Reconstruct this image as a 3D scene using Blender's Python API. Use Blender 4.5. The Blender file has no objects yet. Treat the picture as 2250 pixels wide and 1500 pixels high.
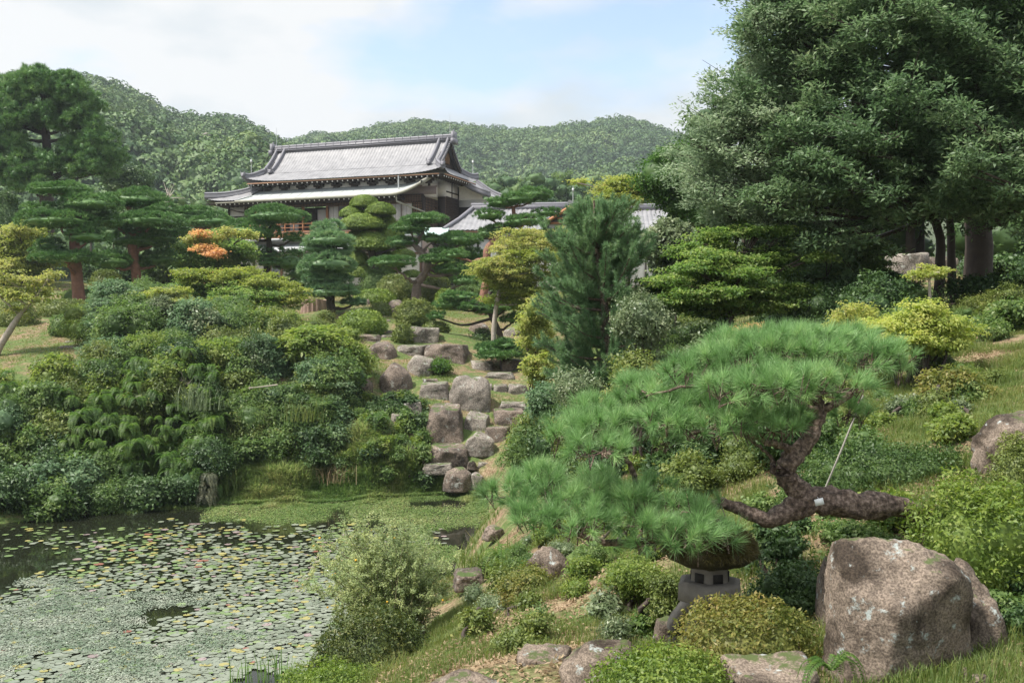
import bpy, bmesh, math, mathutils
import numpy as np
from math import radians as R

# ------------------------------------------------------------------ camera, world, sun, exposure
C = bpy.context.scene.collection
SC = bpy.context.scene
F = 2250 * 35 / 36.0
PITCH = math.atan(50 / F)
CAMZ = 5.0
cd = bpy.data.cameras.new('camera'); cam = bpy.data.objects.new('camera', cd); C.objects.link(cam)
cd.lens = 35; cd.sensor_width = 36; cd.clip_start = 0.1; cd.clip_end = 5000
cam.location = (0, 0, CAMZ); cam.rotation_euler = (math.pi / 2 - PITCH, 0, 0)
SC.camera = cam
SUN_EL, SUN_AZ = 58.0, -110.0        # azimuth from +Y (view direction), negative = left: behind the camera, to its left
w = bpy.data.worlds.new('World'); SC.world = w; w.use_nodes = True
nt = w.node_tree; nt.nodes.clear()
N = nt.nodes.new; Lk = nt.links.new
out = N('ShaderNodeOutputWorld'); bg = N('ShaderNodeBackground'); bg2 = N('ShaderNodeBackground'); mixs = N('ShaderNodeMixShader')
sky = N('ShaderNodeTexSky'); sky.sky_type = 'NISHITA'; sky.sun_disc = False
sky.sun_elevation = R(SUN_EL); sky.sun_rotation = R(SUN_AZ); sky.dust_density = 2.0
bg.inputs[1].default_value = 0.15
Lk(sky.outputs[0], bg.inputs[0])
tc = N('ShaderNodeTexCoord'); mp = N('ShaderNodeMapping'); mp.inputs['Scale'].default_value = (1.0, 1.0, 2.6)
mp.inputs['Location'].default_value = (3.3, 0.4, 1.7)
nz = N('ShaderNodeTexNoise'); nz.inputs['Scale'].default_value = 3.1; nz.inputs['Detail'].default_value = 9; nz.inputs['Roughness'].default_value = .5
nz2 = N('ShaderNodeTexNoise'); nz2.inputs['Scale'].default_value = 5.0; nz2.inputs['Detail'].default_value = 8
Lk(tc.outputs['Generated'], mp.inputs[0]); Lk(mp.outputs[0], nz.inputs[0]); Lk(mp.outputs[0], nz2.inputs[0])
cr = N('ShaderNodeValToRGB'); cr.color_ramp.elements[0].position = .40; cr.color_ramp.elements[1].position = .52
cr.color_ramp.elements[0].color = (.1, .1, .1, 1)
Lk(nz.outputs[0], cr.inputs[0])
cr2 = N('ShaderNodeValToRGB'); cr2.color_ramp.elements[0].position = .40; cr2.color_ramp.elements[1].position = .56
cr2.color_ramp.elements[0].color = (.50, .55, .585, 1); cr2.color_ramp.elements[1].color = (.66, .665, .67, 1)
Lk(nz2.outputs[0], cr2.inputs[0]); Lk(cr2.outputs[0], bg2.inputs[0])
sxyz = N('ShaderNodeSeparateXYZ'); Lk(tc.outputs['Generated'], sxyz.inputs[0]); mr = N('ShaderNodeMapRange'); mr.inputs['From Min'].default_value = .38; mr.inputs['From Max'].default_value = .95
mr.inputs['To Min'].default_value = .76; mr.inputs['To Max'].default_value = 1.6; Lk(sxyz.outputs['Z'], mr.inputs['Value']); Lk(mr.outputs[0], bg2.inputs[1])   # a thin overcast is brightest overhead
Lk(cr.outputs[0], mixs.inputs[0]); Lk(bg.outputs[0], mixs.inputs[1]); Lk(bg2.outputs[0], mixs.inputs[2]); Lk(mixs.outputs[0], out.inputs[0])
sd = bpy.data.lights.new('sun', 'SUN'); sun = bpy.data.objects.new('sun', sd); C.objects.link(sun)
sd.energy = 4.0; sd.angle = R(5); sd.color = (1, .955, .88)
_sv = mathutils.Vector((math.sin(R(SUN_AZ)) * math.cos(R(SUN_EL)), math.cos(R(SUN_AZ)) * math.cos(R(SUN_EL)), math.sin(R(SUN_EL))))
sun.rotation_euler = _sv.to_track_quat('Z', 'Y').to_euler()
SC.view_settings.view_transform = 'Standard'; SC.view_settings.look = 'None'
SC.view_settings.exposure = 0.9; SC.view_settings.gamma = 1
SC.render.engine = 'CYCLES'
cy = SC.cycles
cy.max_bounces = 5; cy.diffuse_bounces = 4; cy.glossy_bounces = 2; cy.transmission_bounces = 3; cy.transparent_max_bounces = 4; cy.volume_bounces = 0
cy.use_denoising = True; cy.denoising_prefilter = 'ACCURATE'; cy.use_adaptive_sampling = False; cy.caustics_reflective = False; cy.caustics_refractive = False

# ------------------------------------------------------------------ helpers
rng = np.random.default_rng(7)
def at(px, py, Y):
    """world point at photo pixel (px, py) and distance Y in front of the camera"""
    u = (px - 1125) / F; v = (750 - py) / F
    dy = math.cos(PITCH) + v * math.sin(PITCH); dz = -math.sin(PITCH) + v * math.cos(PITCH)
    k = Y / dy
    return np.array([u * k, Y, CAMZ + dz * k])
def S(Y): return Y / F              # metres per photo pixel at distance Y
def unit(a): return a / np.maximum(np.linalg.norm(a, axis=-1, keepdims=True), 1e-9)

def _hash(ix, iy, iz, seed):
    h = (ix.astype(np.int64) * 374761393 + iy.astype(np.int64) * 668265263 + iz.astype(np.int64) * 2147483647 + seed * 974634777) & 0xffffffff
    h = ((h ^ (h >> 13)) * 1274126177) & 0xffffffff
    h = (h ^ (h >> 16)) & 0xffffffff
    return h / 4294967295.0
def vnoise(P, seed=0):
    P = np.asarray(P, float); i = np.floor(P).astype(np.int64); f = P - i; f = f * f * (3 - 2 * f)
    r = 0
    for dx in (0, 1):
        for dy in (0, 1):
            for dz in (0, 1):
                wgt = (f[:, 0] if dx else 1 - f[:, 0]) * (f[:, 1] if dy else 1 - f[:, 1]) * (f[:, 2] if dz else 1 - f[:, 2])
                r = r + wgt * _hash(i[:, 0] + dx, i[:, 1] + dy, i[:, 2] + dz, seed)
    return r * 2 - 1
def fbm(P, scale=1.0, octv=4, seed=0, gain=.5):
    r = 0; a = 1.0; s = scale
    for o in range(octv):
        r = r + a * vnoise(np.asarray(P) * s + 17.3 * o, seed + o); a *= gain; s *= 2.03
    return r

ORG = {}
class G:
    """collects numpy vertex / face chunks and links them as one mesh object"""
    def __init__(s): s.V = []; s.Q = []; s.T = []; s.n = 0; s.tq = []; s.tt = []
    def add(s, V, F, tone=None):
        V = np.asarray(V, float).reshape(-1, 3); Fa = np.asarray(F, np.int64)
        if len(Fa) == 0: return s
        t = np.full(len(Fa), .5) if tone is None else np.broadcast_to(np.asarray(tone, float), (len(Fa),))
        (s.Q if Fa.shape[1] == 4 else s.T).append(Fa + s.n); (s.tq if Fa.shape[1] == 4 else s.tt).append(t)
        s.V.append(V); s.n += len(V); return s
    def box(s, c, d, rz=0, tone=None):
        c = np.asarray(c, float); h = np.asarray(d, float) / 2
        v = np.array([[x, y, z] for x in (-1, 1) for y in (-1, 1) for z in (-1, 1)], float) * h
        if rz: cs, sn = math.cos(rz), math.sin(rz); v = np.stack([v[:, 0] * cs - v[:, 1] * sn, v[:, 0] * sn + v[:, 1] * cs, v[:, 2]], 1)
        return s.add(v + c, [[0, 1, 3, 2], [4, 6, 7, 5], [0, 4, 5, 1], [2, 3, 7, 6], [0, 2, 6, 4], [1, 5, 7, 3]], tone)
    def bx(s, x0, x1, y0, y1, z0, z1, tone=None):
        return s.box(((x0 + x1) / 2, (y0 + y1) / 2, (z0 + z1) / 2), (abs(x1 - x0), abs(y1 - y0), abs(z1 - z0)), 0, tone)
    def grid(s, P, tone=None, closed=False):
        P = np.asarray(P, float); a, b = P.shape[:2]
        idx = np.arange(a * b).reshape(a, b)
        if closed: idx = np.concatenate([idx, idx[:, :1]], 1)
        q = np.stack([idx[:-1, :-1], idx[1:, :-1], idx[1:, 1:], idx[:-1, 1:]], -1).reshape(-1, 4)
        return s.add(P.reshape(-1, 3), q, tone)
    def tube(s, pts, rad, k=8, bump=0, seed=0, caps=True):
        pts = np.asarray(pts, float); rad = np.broadcast_to(np.asarray(rad, float), (len(pts),))
        t = unit(np.gradient(pts, axis=0)); ref = np.array([0, 0, 1.]) if abs(t[:, 2]).mean() < .8 else np.array([1., .2, 0])
        a = unit(np.cross(t, ref)); b = np.cross(t, a)
        th = np.linspace(0, 2 * math.pi, k, endpoint=False)
        rr = rad[:, None] * np.ones((1, k))
        P = pts[:, None] + rr[..., None] * (np.cos(th)[None, :, None] * a[:, None] + np.sin(th)[None, :, None] * b[:, None])
        if bump:
            n = fbm(P.reshape(-1, 3), 1.2 / max(rad.mean(), 1e-3), 3, seed).reshape(rr.shape)
            P = pts[:, None] + (rr * (1 + bump * n))[..., None] * unit(P - pts[:, None])
        s.grid(P, closed=True)
        if caps:
            for e, o in ((0, 0), (-1, 1)):
                ring = P[e]; V = np.vstack([ring, pts[e]]); ii = np.arange(k)
                s.add(V, np.stack([ii, (ii + 1) % k, np.full(k, k)], 1))
        return s
    def build(s, name, mat, parent=None, smooth=False):
        V = np.concatenate(s.V)
        if parent is not None: org = ORG.get(parent.name, np.zeros(3))
        else: org = np.array([(V[:, 0].min() + V[:, 0].max()) / 2, (V[:, 1].min() + V[:, 1].max()) / 2, V[:, 2].min()])
        V = V - org
        Q = np.concatenate(s.Q) if s.Q else np.zeros((0, 4), np.int64); T = np.concatenate(s.T) if s.T else np.zeros((0, 3), np.int64)
        me = bpy.data.meshes.new(name)
        me.vertices.add(len(V)); me.vertices.foreach_set('co', V.astype(np.float32).ravel())
        loops = np.concatenate([Q.ravel(), T.ravel()]).astype(np.int32); me.loops.add(len(loops)); me.loops.foreach_set('vertex_index', loops)
        nq, ntr = len(Q), len(T); me.polygons.add(nq + ntr)
        ls = np.concatenate([np.arange(nq) * 4, nq * 4 + np.arange(ntr) * 3]).astype(np.int32)
        me.polygons.foreach_set('loop_start', ls)
        me.polygons.foreach_set('loop_total', np.concatenate([np.full(nq, 4), np.full(ntr, 3)]).astype(np.int32))
        if smooth: me.polygons.foreach_set('use_smooth', np.ones(nq + ntr, bool))
        at_ = me.attributes.new('tone', 'FLOAT', 'FACE'); at_.data.foreach_set('value', np.concatenate(s.tq + s.tt).astype(np.float32))
        me.update(calc_edges=True)
        me.materials.append(mat)
        o = bpy.data.objects.new(name, me); C.objects.link(o)
        if parent is not None: o.parent = parent
        else: o.location = org
        ORG[o.name] = org
        return o

def tag(o, label, cat, group=None, kind=None):
    if label: o['label'] = label
    if cat: o['category'] = cat
    if group: o['group'] = group
    if kind: o['kind'] = kind
    return o
def struct(o): o['kind'] = 'structure'; return o
def thing(name, loc, label, cat, group=None):
    o = bpy.data.objects.new(name, None); C.objects.link(o); o.location = [float(a) for a in loc]; o.empty_display_size = .2
    ORG[o.name] = np.array(loc, float)
    tag(o, label, cat, group); return o

# ------------------------------------------------------------------ materials
def mat_base(name):
    m = bpy.data.materials.new(name); m.use_nodes = True; t = m.node_tree
    return m, t, t.nodes['Principled BSDF'], t.nodes['Material Output']
def ramp(t, cols, pos=None):
    r = t.nodes.new('ShaderNodeValToRGB'); e = r.color_ramp.elements
    pos = pos or [i / (len(cols) - 1) for i in range(len(cols))]
    while len(e) < len(cols): e.new(.5)
    for i, (c, p) in enumerate(zip(cols, pos)): e[i].position = p; e[i].color = (*c, 1)
    return r
def noise(t, scale, detail=4, rough=.55, vec=None):
    n = t.nodes.new('ShaderNodeTexNoise'); n.inputs['Scale'].default_value = scale; n.inputs['Detail'].default_value = detail; n.inputs['Roughness'].default_value = rough
    if vec is None:
        g = t.nodes.new('ShaderNodeNewGeometry'); vec = g.outputs['Position']
    t.links.new(vec, n.inputs['Vector']); return n
def math_(t, op, a, b):
    n = t.nodes.new('ShaderNodeMath'); n.operation = op
    for i, v in enumerate((a, b)):
        if isinstance(v, (int, float)): n.inputs[i].default_value = v
        else: t.links.new(v, n.inputs[i])
    return n.outputs[0]
def leafmat(name, cols, rough=.5, spec=.35, trans=.25, nscale=.8, pos=None, wb=True):
    """leaf colour varies leaf by leaf, clump by clump"""
    if wb: cols = [(c[0] * 1.07, c[1], c[2] * .86) for c in cols]
    m, t, p, o = mat_base(name)
    g = t.nodes.new('ShaderNodeNewGeometry'); a = t.nodes.new('ShaderNodeAttribute'); a.attribute_name = 'tone'
    n = noise(t, nscale, 2)
    v = math_(t, 'ADD', math_(t, 'MULTIPLY', g.outputs['Random Per Island'], .38), math_(t, 'MULTIPLY', a.outputs['Fac'], .42))
    v = math_(t, 'ADD', v, math_(t, 'MULTIPLY', math_(t, 'SUBTRACT', n.outputs[0], .38), .8))
    r = ramp(t, cols, pos); t.links.new(v, r.inputs[0])
    t.links.new(r.outputs[0], p.inputs['Base Color']); p.inputs['Roughness'].default_value = rough; p.inputs['Specular IOR Level'].default_value = spec
    if trans:
        trans = min(.5, trans * 1.5); tr = t.nodes.new('ShaderNodeBsdfTranslucent'); mx = t.nodes.new('ShaderNodeMixShader'); mx.inputs[0].default_value = trans
        hs = t.nodes.new('ShaderNodeHueSaturation'); hs.inputs['Value'].default_value = 1.5; hs.inputs['Saturation'].default_value = 1.1
        t.links.new(r.outputs[0], hs.inputs['Color']); t.links.new(hs.outputs[0], tr.inputs[0])
        t.links.new(p.outputs[0], mx.inputs[1]); t.links.new(tr.outputs[0], mx.inputs[2]); t.links.new(mx.outputs[0], o.inputs[0])
    return m
def surfmat(name, cols, scale=3, rough=.8, bump=.3, bscale=None, pos=None, detail=6, spec=.3, dist=.02, metal=0):
    m, t, p, o = mat_base(name)
    n = noise(t, scale, detail, .6); r = ramp(t, cols, pos); t.links.new(n.outputs[0], r.inputs[0]); t.links.new(r.outputs[0], p.inputs['Base Color'])
    p.inputs['Roughness'].default_value = rough; p.inputs['Specular IOR Level'].default_value = spec; p.inputs['Metallic'].default_value = metal
    if bump:
        n2 = noise(t, bscale or scale * 4, 6, .65); b = t.nodes.new('ShaderNodeBump'); b.inputs['Strength'].default_value = bump; b.inputs['Distance'].default_value = dist
        t.links.new(n2.outputs[0], b.inputs['Height']); t.links.new(b.outputs[0], p.inputs['Normal'])
    return m
def rockmat(name, base, dark, lichen, sc=1.0, moss=None, amount=.5, grain=40):
    """granite: speckled grain, weather-stained, with pale lichen patches and moss"""
    m, t, p, o = mat_base(name)
    big = noise(t, 1.6 * sc, 5, .6); gr = noise(t, grain * sc, 3, .7)
    r1 = ramp(t, [dark, base, tuple(min(1, c * 1.45) for c in base)], [.36, .5, .68]); t.links.new(big.outputs[0], r1.inputs[0])
    r2 = ramp(t, [(.26, .24, .23), (.5, .49, .48), (.80, .78, .75)], [.40, .5, .61]); t.links.new(gr.outputs[0], r2.inputs[0])
    mx = t.nodes.new('ShaderNodeMix'); mx.data_type = 'RGBA'; mx.blend_type = 'OVERLAY'; mx.inputs[0].default_value = .85
    t.links.new(r1.outputs[0], mx.inputs[6]); t.links.new(r2.outputs[0], mx.inputs[7])
    li = noise(t, 5 * sc, 7, .7); lr = ramp(t, [(0, 0, 0), (1, 1, 1)], [.53 + .1 * (1 - amount), .60 + .1 * (1 - amount)]); t.links.new(li.outputs[0], lr.inputs[0])
    m2 = t.nodes.new('ShaderNodeMix'); m2.data_type = 'RGBA'; t.links.new(lr.outputs[0], m2.inputs[0]); t.links.new(mx.outputs[2], m2.inputs[6]); m2.inputs[7].default_value = (*lichen, 1)
    last = m2.outputs[2]
    if moss:
        g = t.nodes.new('ShaderNodeNewGeometry'); sx = t.nodes.new('ShaderNodeSeparateXYZ'); t.links.new(g.outputs['Normal'], sx.inputs[0])
        mo = noise(t, 3 * sc, 6, .7); f = math_(t, 'MULTIPLY', sx.outputs['Z'], math_(t, 'SUBTRACT', mo.outputs[0], .2))
        mr = ramp(t, [(0, 0, 0), (1, 1, 1)], [.28, .36]); t.links.new(f, mr.inputs[0])
        m3 = t.nodes.new('ShaderNodeMix'); m3.data_type = 'RGBA'; t.links.new(mr.outputs[0], m3.inputs[0]); t.links.new(last, m3.inputs[6]); m3.inputs[7].default_value = (*moss, 1); last = m3.outputs[2]
    t.links.new(last, p.inputs['Base Color']); p.inputs['Roughness'].default_value = .85; p.inputs['Specular IOR Level'].default_value = .25
    b = t.nodes.new('ShaderNodeBump'); b.inputs['Strength'].default_value = .9; b.inputs['Distance'].default_value = .02 / sc
    s_ = math_(t, 'ADD', math_(t, 'MULTIPLY', gr.outputs[0], .5), li.outputs[0]); t.links.new(s_, b.inputs['Height']); t.links.new(b.outputs[0], p.inputs['Normal'])
    return m

# ------------------------------------------------------------------ foliage generators
def rsph(n, r=None):
    v = (r or rng).normal(size=(n, 3)); return unit(v)
def cards(g, P, Nn, A, L, W, tone=None, fold=.25):
    """leaf blades: folded diamonds at P, normal Nn, pointing along A"""
    Nn = unit(Nn); A = unit(A - (A * Nn).sum(1, keepdims=True) * Nn); Sd = np.cross(Nn, A)
    L = np.broadcast_to(np.asarray(L, float), (len(P),))[:, None]; W = np.broadcast_to(np.asarray(W, float), (len(P),))[:, None]
    v = np.stack([P, P + A * L * .45 + Sd * W / 2 + Nn * W * fold, P + A * L - Nn * L * .12, P + A * L * .45 - Sd * W / 2 + Nn * W * fold], 1)
    q = np.arange(len(P) * 4).reshape(-1, 4); g.add(v.reshape(-1, 3), q, tone)
def needles(g, Cn, ax, n, r, wd, spread=.75, tone=None, droop=0):
    K = len(Cn); d = unit(np.repeat(ax, n, 0) + rng.normal(size=(K * n, 3)) * spread)
    d[:, 2] -= droop; d = unit(d)
    c = np.repeat(Cn, n, 0); rr = np.repeat(np.broadcast_to(np.asarray(r, float), (K,)), n)[:, None] * rng.uniform(.75, 1.1, (K * n, 1))
    c = c + np.repeat(ax, n, 0) * rr * rng.uniform(-.35, .1, (K * n, 1))
    sd_ = unit(np.cross(d, rsph(K * n))) * wd / 2
    v = np.stack([c + d * rr * .08 + sd_, c + d * rr * .08 - sd_, c + d * rr], 1)
    t = None if tone is None else np.repeat(tone, n)
    g.add(v.reshape(-1, 3), np.arange(K * n * 3).reshape(-1, 3), t)
def sticks(g, A, B, ra, rb, tone=None):
    """many thin three-sided sticks at once"""
    A = np.asarray(A, float).reshape(-1, 3); B = np.asarray(B, float).reshape(-1, 3); n = len(A); t = unit(B - A); a = unit(np.cross(t, rsph(n))); b = np.cross(t, a)
    ra = np.broadcast_to(np.asarray(ra, float), (n,))[:, None]; rb = np.broadcast_to(np.asarray(rb, float), (n,))[:, None]; v = []
    for P, r in ((A, ra), (B, rb)):
        for k in range(3): v.append(P + r * (math.cos(k * 2.0944) * a + math.sin(k * 2.0944) * b))
    v = np.stack(v, 1); i = np.arange(n)[:, None] * 6; q = np.concatenate([i + np.array([[k, (k + 1) % 3, 3 + (k + 1) % 3, 3 + k]]) for k in range(3)]); g.add(v.reshape(-1, 3), q)
_ico = {}
def ico(k):
    if k not in _ico:
        bm = bmesh.new(); bmesh.ops.create_icosphere(bm, subdivisions=k, radius=1)
        V = np.array([v.co[:] for v in bm.verts]); Fa = np.array([[v.index for v in f.verts] for f in bm.faces]); bm.free(); _ico[k] = (V, Fa)
    return _ico[k]
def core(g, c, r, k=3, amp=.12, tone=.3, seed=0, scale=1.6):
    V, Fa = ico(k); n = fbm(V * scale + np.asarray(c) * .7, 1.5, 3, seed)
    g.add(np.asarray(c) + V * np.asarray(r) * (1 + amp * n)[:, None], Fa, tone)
def clumps(g, lobes, dens, per, cr, L, W, up=.5, outw=.6, rnd=.6, shell=(.62, 1.0), flat=.6, solid=0, top=0, tonev=(0, 1), droop=0):
    """leaves in clumps over the surface of ellipsoid lobes (cx,cy,cz,rx,ry,rz); dens = clumps per square metre"""
    lobes = np.asarray(lobes, float).reshape(-1, 6)
    for l in lobes:
        c, r = l[:3], l[3:]
        area = 4 * math.pi * ((r[0] * r[1]) ** 1.6 / 3 + (r[0] * r[2]) ** 1.6 / 3 + (r[1] * r[2]) ** 1.6 / 3) ** (1 / 1.6)
        K = max(3, int(area * dens)); d = rsph(K)
        if top: d[:, 2] = np.where(d[:, 2] < -top, -d[:, 2], d[:, 2])
        u = rng.uniform(shell[0], shell[1], (K, 1)); lump = 1 + .22 * fbm(d * 1.7 + c, 1.6, 2, 5)[:, None]
        P = c + d * r * u * lump
        tn = rng.uniform(tonev[0], tonev[1], K)
        on = unit(d / np.maximum(r, 1e-3))
        off = rng.normal(size=(K * per, 3)) * cr * .55; off[:, 2] *= flat
        Pl = np.repeat(P, per, 0) + off
        nn = np.array([0, 0, up]) + np.repeat(on, per, 0) * outw + rng.normal(size=(K * per, 3)) * rnd
        ax = rng.normal(size=(K * per, 3)) + np.repeat(on, per, 0) * .8; ax[:, 2] -= droop
        s_ = rng.uniform(.65, 1.2, K * per)
        cards(g, Pl, nn, ax, L * s_, W * s_, np.clip(np.repeat(tn, per) + rng.normal(size=K * per) * .08, 0, 1))
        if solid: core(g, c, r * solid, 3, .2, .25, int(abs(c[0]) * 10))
def lobes_in(l, r, t, b, Y, n, size=.34, seed=0, depth=.8, flatz=.8, base=True):
    """n random lobes filling a photo box at distance Y (ellipse outline)"""
    q = np.random.default_rng(seed + int(abs(l) + abs(t))); s = S(Y); cx, cy_ = (l + r) / 2, (t + b) / 2; a, bb = (r - l) / 2, (b - t) / 2; o = []
    sx = a * size * 1.12; sz = bb * size / .8 * flatz if flatz < 1 else bb * size
    for i in range(n):
        th = q.uniform(0, 2 * math.pi); k = math.sqrt(q.uniform(.05, 1)); f = q.uniform(.8, 1.2)
        ox = math.cos(th) * k * (a - sx * f); oz = math.sin(th) * k * (bb - sz * f); oy = q.uniform(-1, 1) * a * depth * s * (1 - k * .4)
        p = at(cx + ox, cy_ - oz, Y) + np.array([0, oy, 0])
        o.append([*p, sx * f * s, sx * f * s * .9, sz * f * s])
    return np.array(o)
def spline(pts, n=24):
    pts = np.asarray(pts, float); m = len(pts)
    if m < 3: return np.array([pts[0] + (pts[-1] - pts[0]) * t for t in np.linspace(0, 1, n)])
    P = np.vstack([2 * pts[0] - pts[1], pts, 2 * pts[-1] - pts[-2]]); o = []
    for t in np.linspace(0, m - 1, n):
        i = min(int(t), m - 2); f = t - i; p0, p1, p2, p3 = P[i:i + 4]
        o.append(.5 * ((2 * p1) + (p2 - p0) * f + (2 * p0 - 5 * p1 + 4 * p2 - p3) * f * f + (3 * p1 - p0 - 3 * p2 + p3) * f ** 3))
    return np.array(o)
# ------------------------------------------------------------------ material library
M = {}
M['grass_blade'] = leafmat('grass_blade', [(.055, .10, .03), (.10, .16, .045), (.17, .21, .07), (.30, .26, .12)], trans=.3)
M['marsh'] = leafmat('marsh_grass', [(.07, .14, .045), (.13, .22, .075), (.23, .30, .13), (.40, .37, .22)], trans=.3, nscale=.5)
M['litter'] = leafmat('dead_leaf', [(.11, .075, .05), (.21, .155, .105), (.31, .245, .17), (.40, .33, .25)], trans=.1, rough=.8)
M['pine'] = leafmat('pine_needle', [(.03, .08, .026), (.065, .155, .05), (.12, .235, .08), (.20, .32, .115)], trans=.12, rough=.45)
M['pine_near'] = leafmat('pine_needle_near', [(.08, .155, .065), (.145, .28, .115), (.23, .405, .18), (.37, .52, .26)], trans=.15, rough=.42, nscale=2)
M['pine_blue'] = leafmat('pine_needle_blue', [(.06, .13, .065), (.11, .215, .11), (.18, .31, .16), (.29, .40, .22)], trans=.15, rough=.45, nscale=1.2)
M['clip'] = leafmat('clipped_leaf', [(.05, .10, .018), (.10, .17, .028), (.17, .26, .045), (.27, .33, .08)], trans=.15, nscale=1)
M['azalea'] = leafmat('azalea_leaf', [(.045, .075, .02), (.09, .135, .035), (.16, .21, .06), (.26, .27, .11)], trans=.18, nscale=1)
M['moss'] = leafmat('mossy_leaf', [(.02, .045, .012), (.045, .075, .02), (.085, .115, .03), (.16, .16, .05)], trans=.15, nscale=1.5)
M['bright'] = leafmat('bright_leaf', [(.06, .12, .03), (.12, .19, .05), (.20, .27, .07), (.28, .32, .12)], trans=.3, nscale=1.2)
M['olive'] = leafmat('olive_leaf', [(.06, .095, .022), (.12, .155, .04), (.22, .225, .075), (.34, .27, .12)], trans=.25, nscale=2.5)
M['hedge'] = leafmat('hedge_leaf', [(.02, .05, .016), (.045, .095, .028), (.085, .15, .045), (.16, .22, .085)], trans=.2, nscale=2.5)
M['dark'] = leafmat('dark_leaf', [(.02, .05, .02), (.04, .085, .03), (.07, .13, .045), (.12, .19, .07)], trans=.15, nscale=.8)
M['mid'] = leafmat('mid_leaf', [(.045, .095, .035), (.085, .155, .05), (.14, .22, .075), (.22, .29, .11)], trans=.25, nscale=.8)
M['blue'] = leafmat('bluegreen_leaf', [(.055, .11, .06), (.095, .175, .095), (.15, .24, .14), (.24, .32, .19)], trans=.25, nscale=.8)
M['white'] = leafmat('whitish_leaf', [(.05, .085, .04), (.10, .15, .08), (.20, .26, .16), (.34, .38, .28)], trans=.2, nscale=1.5, rough=.4)
M['maple'] = leafmat('green_maple_leaf', [(.06, .13, .04), (.11, .205, .06), (.19, .285, .09), (.31, .37, .15)], trans=.35, nscale=1)
M['maple_y'] = leafmat('golden_maple_leaf', [(.13, .19, .05), (.21, .26, .08), (.31, .33, .12), (.41, .37, .17)], trans=.35, nscale=.8)
M['maple_o'] = leafmat('orange_maple_leaf', [(.42, .34, .14), (.50, .35, .17), (.56, .33, .20), (.60, .42, .25)], trans=.35, nscale=.8)
M['lime'] = leafmat('lime_leaf', [(.13, .20, .05), (.22, .29, .08), (.32, .36, .12), (.42, .42, .18)], trans=.35, nscale=1.2)
M['yellow'] = leafmat('yellow_leaf', [(.16, .25, .06), (.26, .34, .09), (.37, .42, .13), (.48, .47, .18)], trans=.3, nscale=1.5)
M['fern'] = leafmat('fern_leaf', [(.03, .08, .018), (.06, .13, .03), (.11, .195, .045), (.18, .26, .075)], trans=.3, nscale=.7)
M['fern_dry'] = leafmat('grey_fern_leaf', [(.06, .08, .055), (.11, .13, .09), (.17, .18, .12), (.24, .22, .16)], trans=.2)
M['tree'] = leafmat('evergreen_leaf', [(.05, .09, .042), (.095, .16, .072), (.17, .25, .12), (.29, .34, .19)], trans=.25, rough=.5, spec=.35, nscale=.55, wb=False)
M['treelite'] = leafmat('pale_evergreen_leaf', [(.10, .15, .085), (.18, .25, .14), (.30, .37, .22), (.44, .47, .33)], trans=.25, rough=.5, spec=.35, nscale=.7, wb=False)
M['wood_f'] = leafmat('hill_leaf', [(.02, .055, .022), (.045, .10, .034), (.09, .16, .052), (.15, .21, .075)], trans=.1, rough=.6, nscale=.06)
M['wisp'] = leafmat('wispy_leaf', [(.15, .21, .12), (.23, .31, .17), (.34, .41, .22), (.46, .51, .28)], trans=.3, nscale=1.5)
M['bud'] = surfmat('bud', [(.45, .33, .2), (.6, .48, .34)], 30, bump=0)
M['flower_y'] = surfmat('yellow_petal', [(.8, .42, .03), (.85, .5, .08)], 30, bump=0)
M['bark_red'] = surfmat('red_pine_bark', [(.10, .055, .04), (.22, .11, .075), (.36, .19, .13)], 6, bump=.8, bscale=14, dist=.03)
M['bark_tan'] = surfmat('tan_bark', [(.09, .065, .055), (.20, .15, .125), (.32, .25, .21)], 8, bump=.8, bscale=18, dist=.03)
M['bark'] = surfmat('grey_brown_bark', [(.05, .035, .027), (.15, .105, .08), (.32, .24, .19)], 45, bump=1.0, bscale=30, dist=.02, pos=[.36, .52, .66])
M['bark_dark'] = surfmat('dark_bark', [(.02, .016, .013), (.06, .045, .036), (.10, .08, .065)], 6, bump=.7, bscale=16, dist=.02)
M['bark_pale'] = surfmat('pale_bark', [(.18, .15, .12), (.34, .29, .24), (.48, .43, .37)], 10, bump=.3)
M['rock'] = rockmat('granite_brown', (.15, .12, .098), (.07, .057, .047), (.28, .28, .25), 1.0, (.06, .09, .025), .45, 30)
M['rock2'] = rockmat('granite_grey', (.18, .16, .138), (.09, .078, .066), (.30, .30, .26), 1.0, (.07, .10, .03), .6, 30)
M['rock_near'] = rockmat('granite_near', (.15, .12, .095), (.04, .03, .022), (.33, .36, .34), 2.2, (.07, .09, .03), .45, 42)
M['lantern'] = surfmat('weathered_lantern_stone', [(.09, .078, .064), (.19, .168, .14), (.29, .26, .22)], 12, bump=.6, bscale=60, dist=.006)
M['moss_roof'] = surfmat('mossy_stone', [(.02, .018, .01), (.05, .042, .02), (.09, .085, .035)], 14, bump=1, bscale=40, dist=.02)

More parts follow.
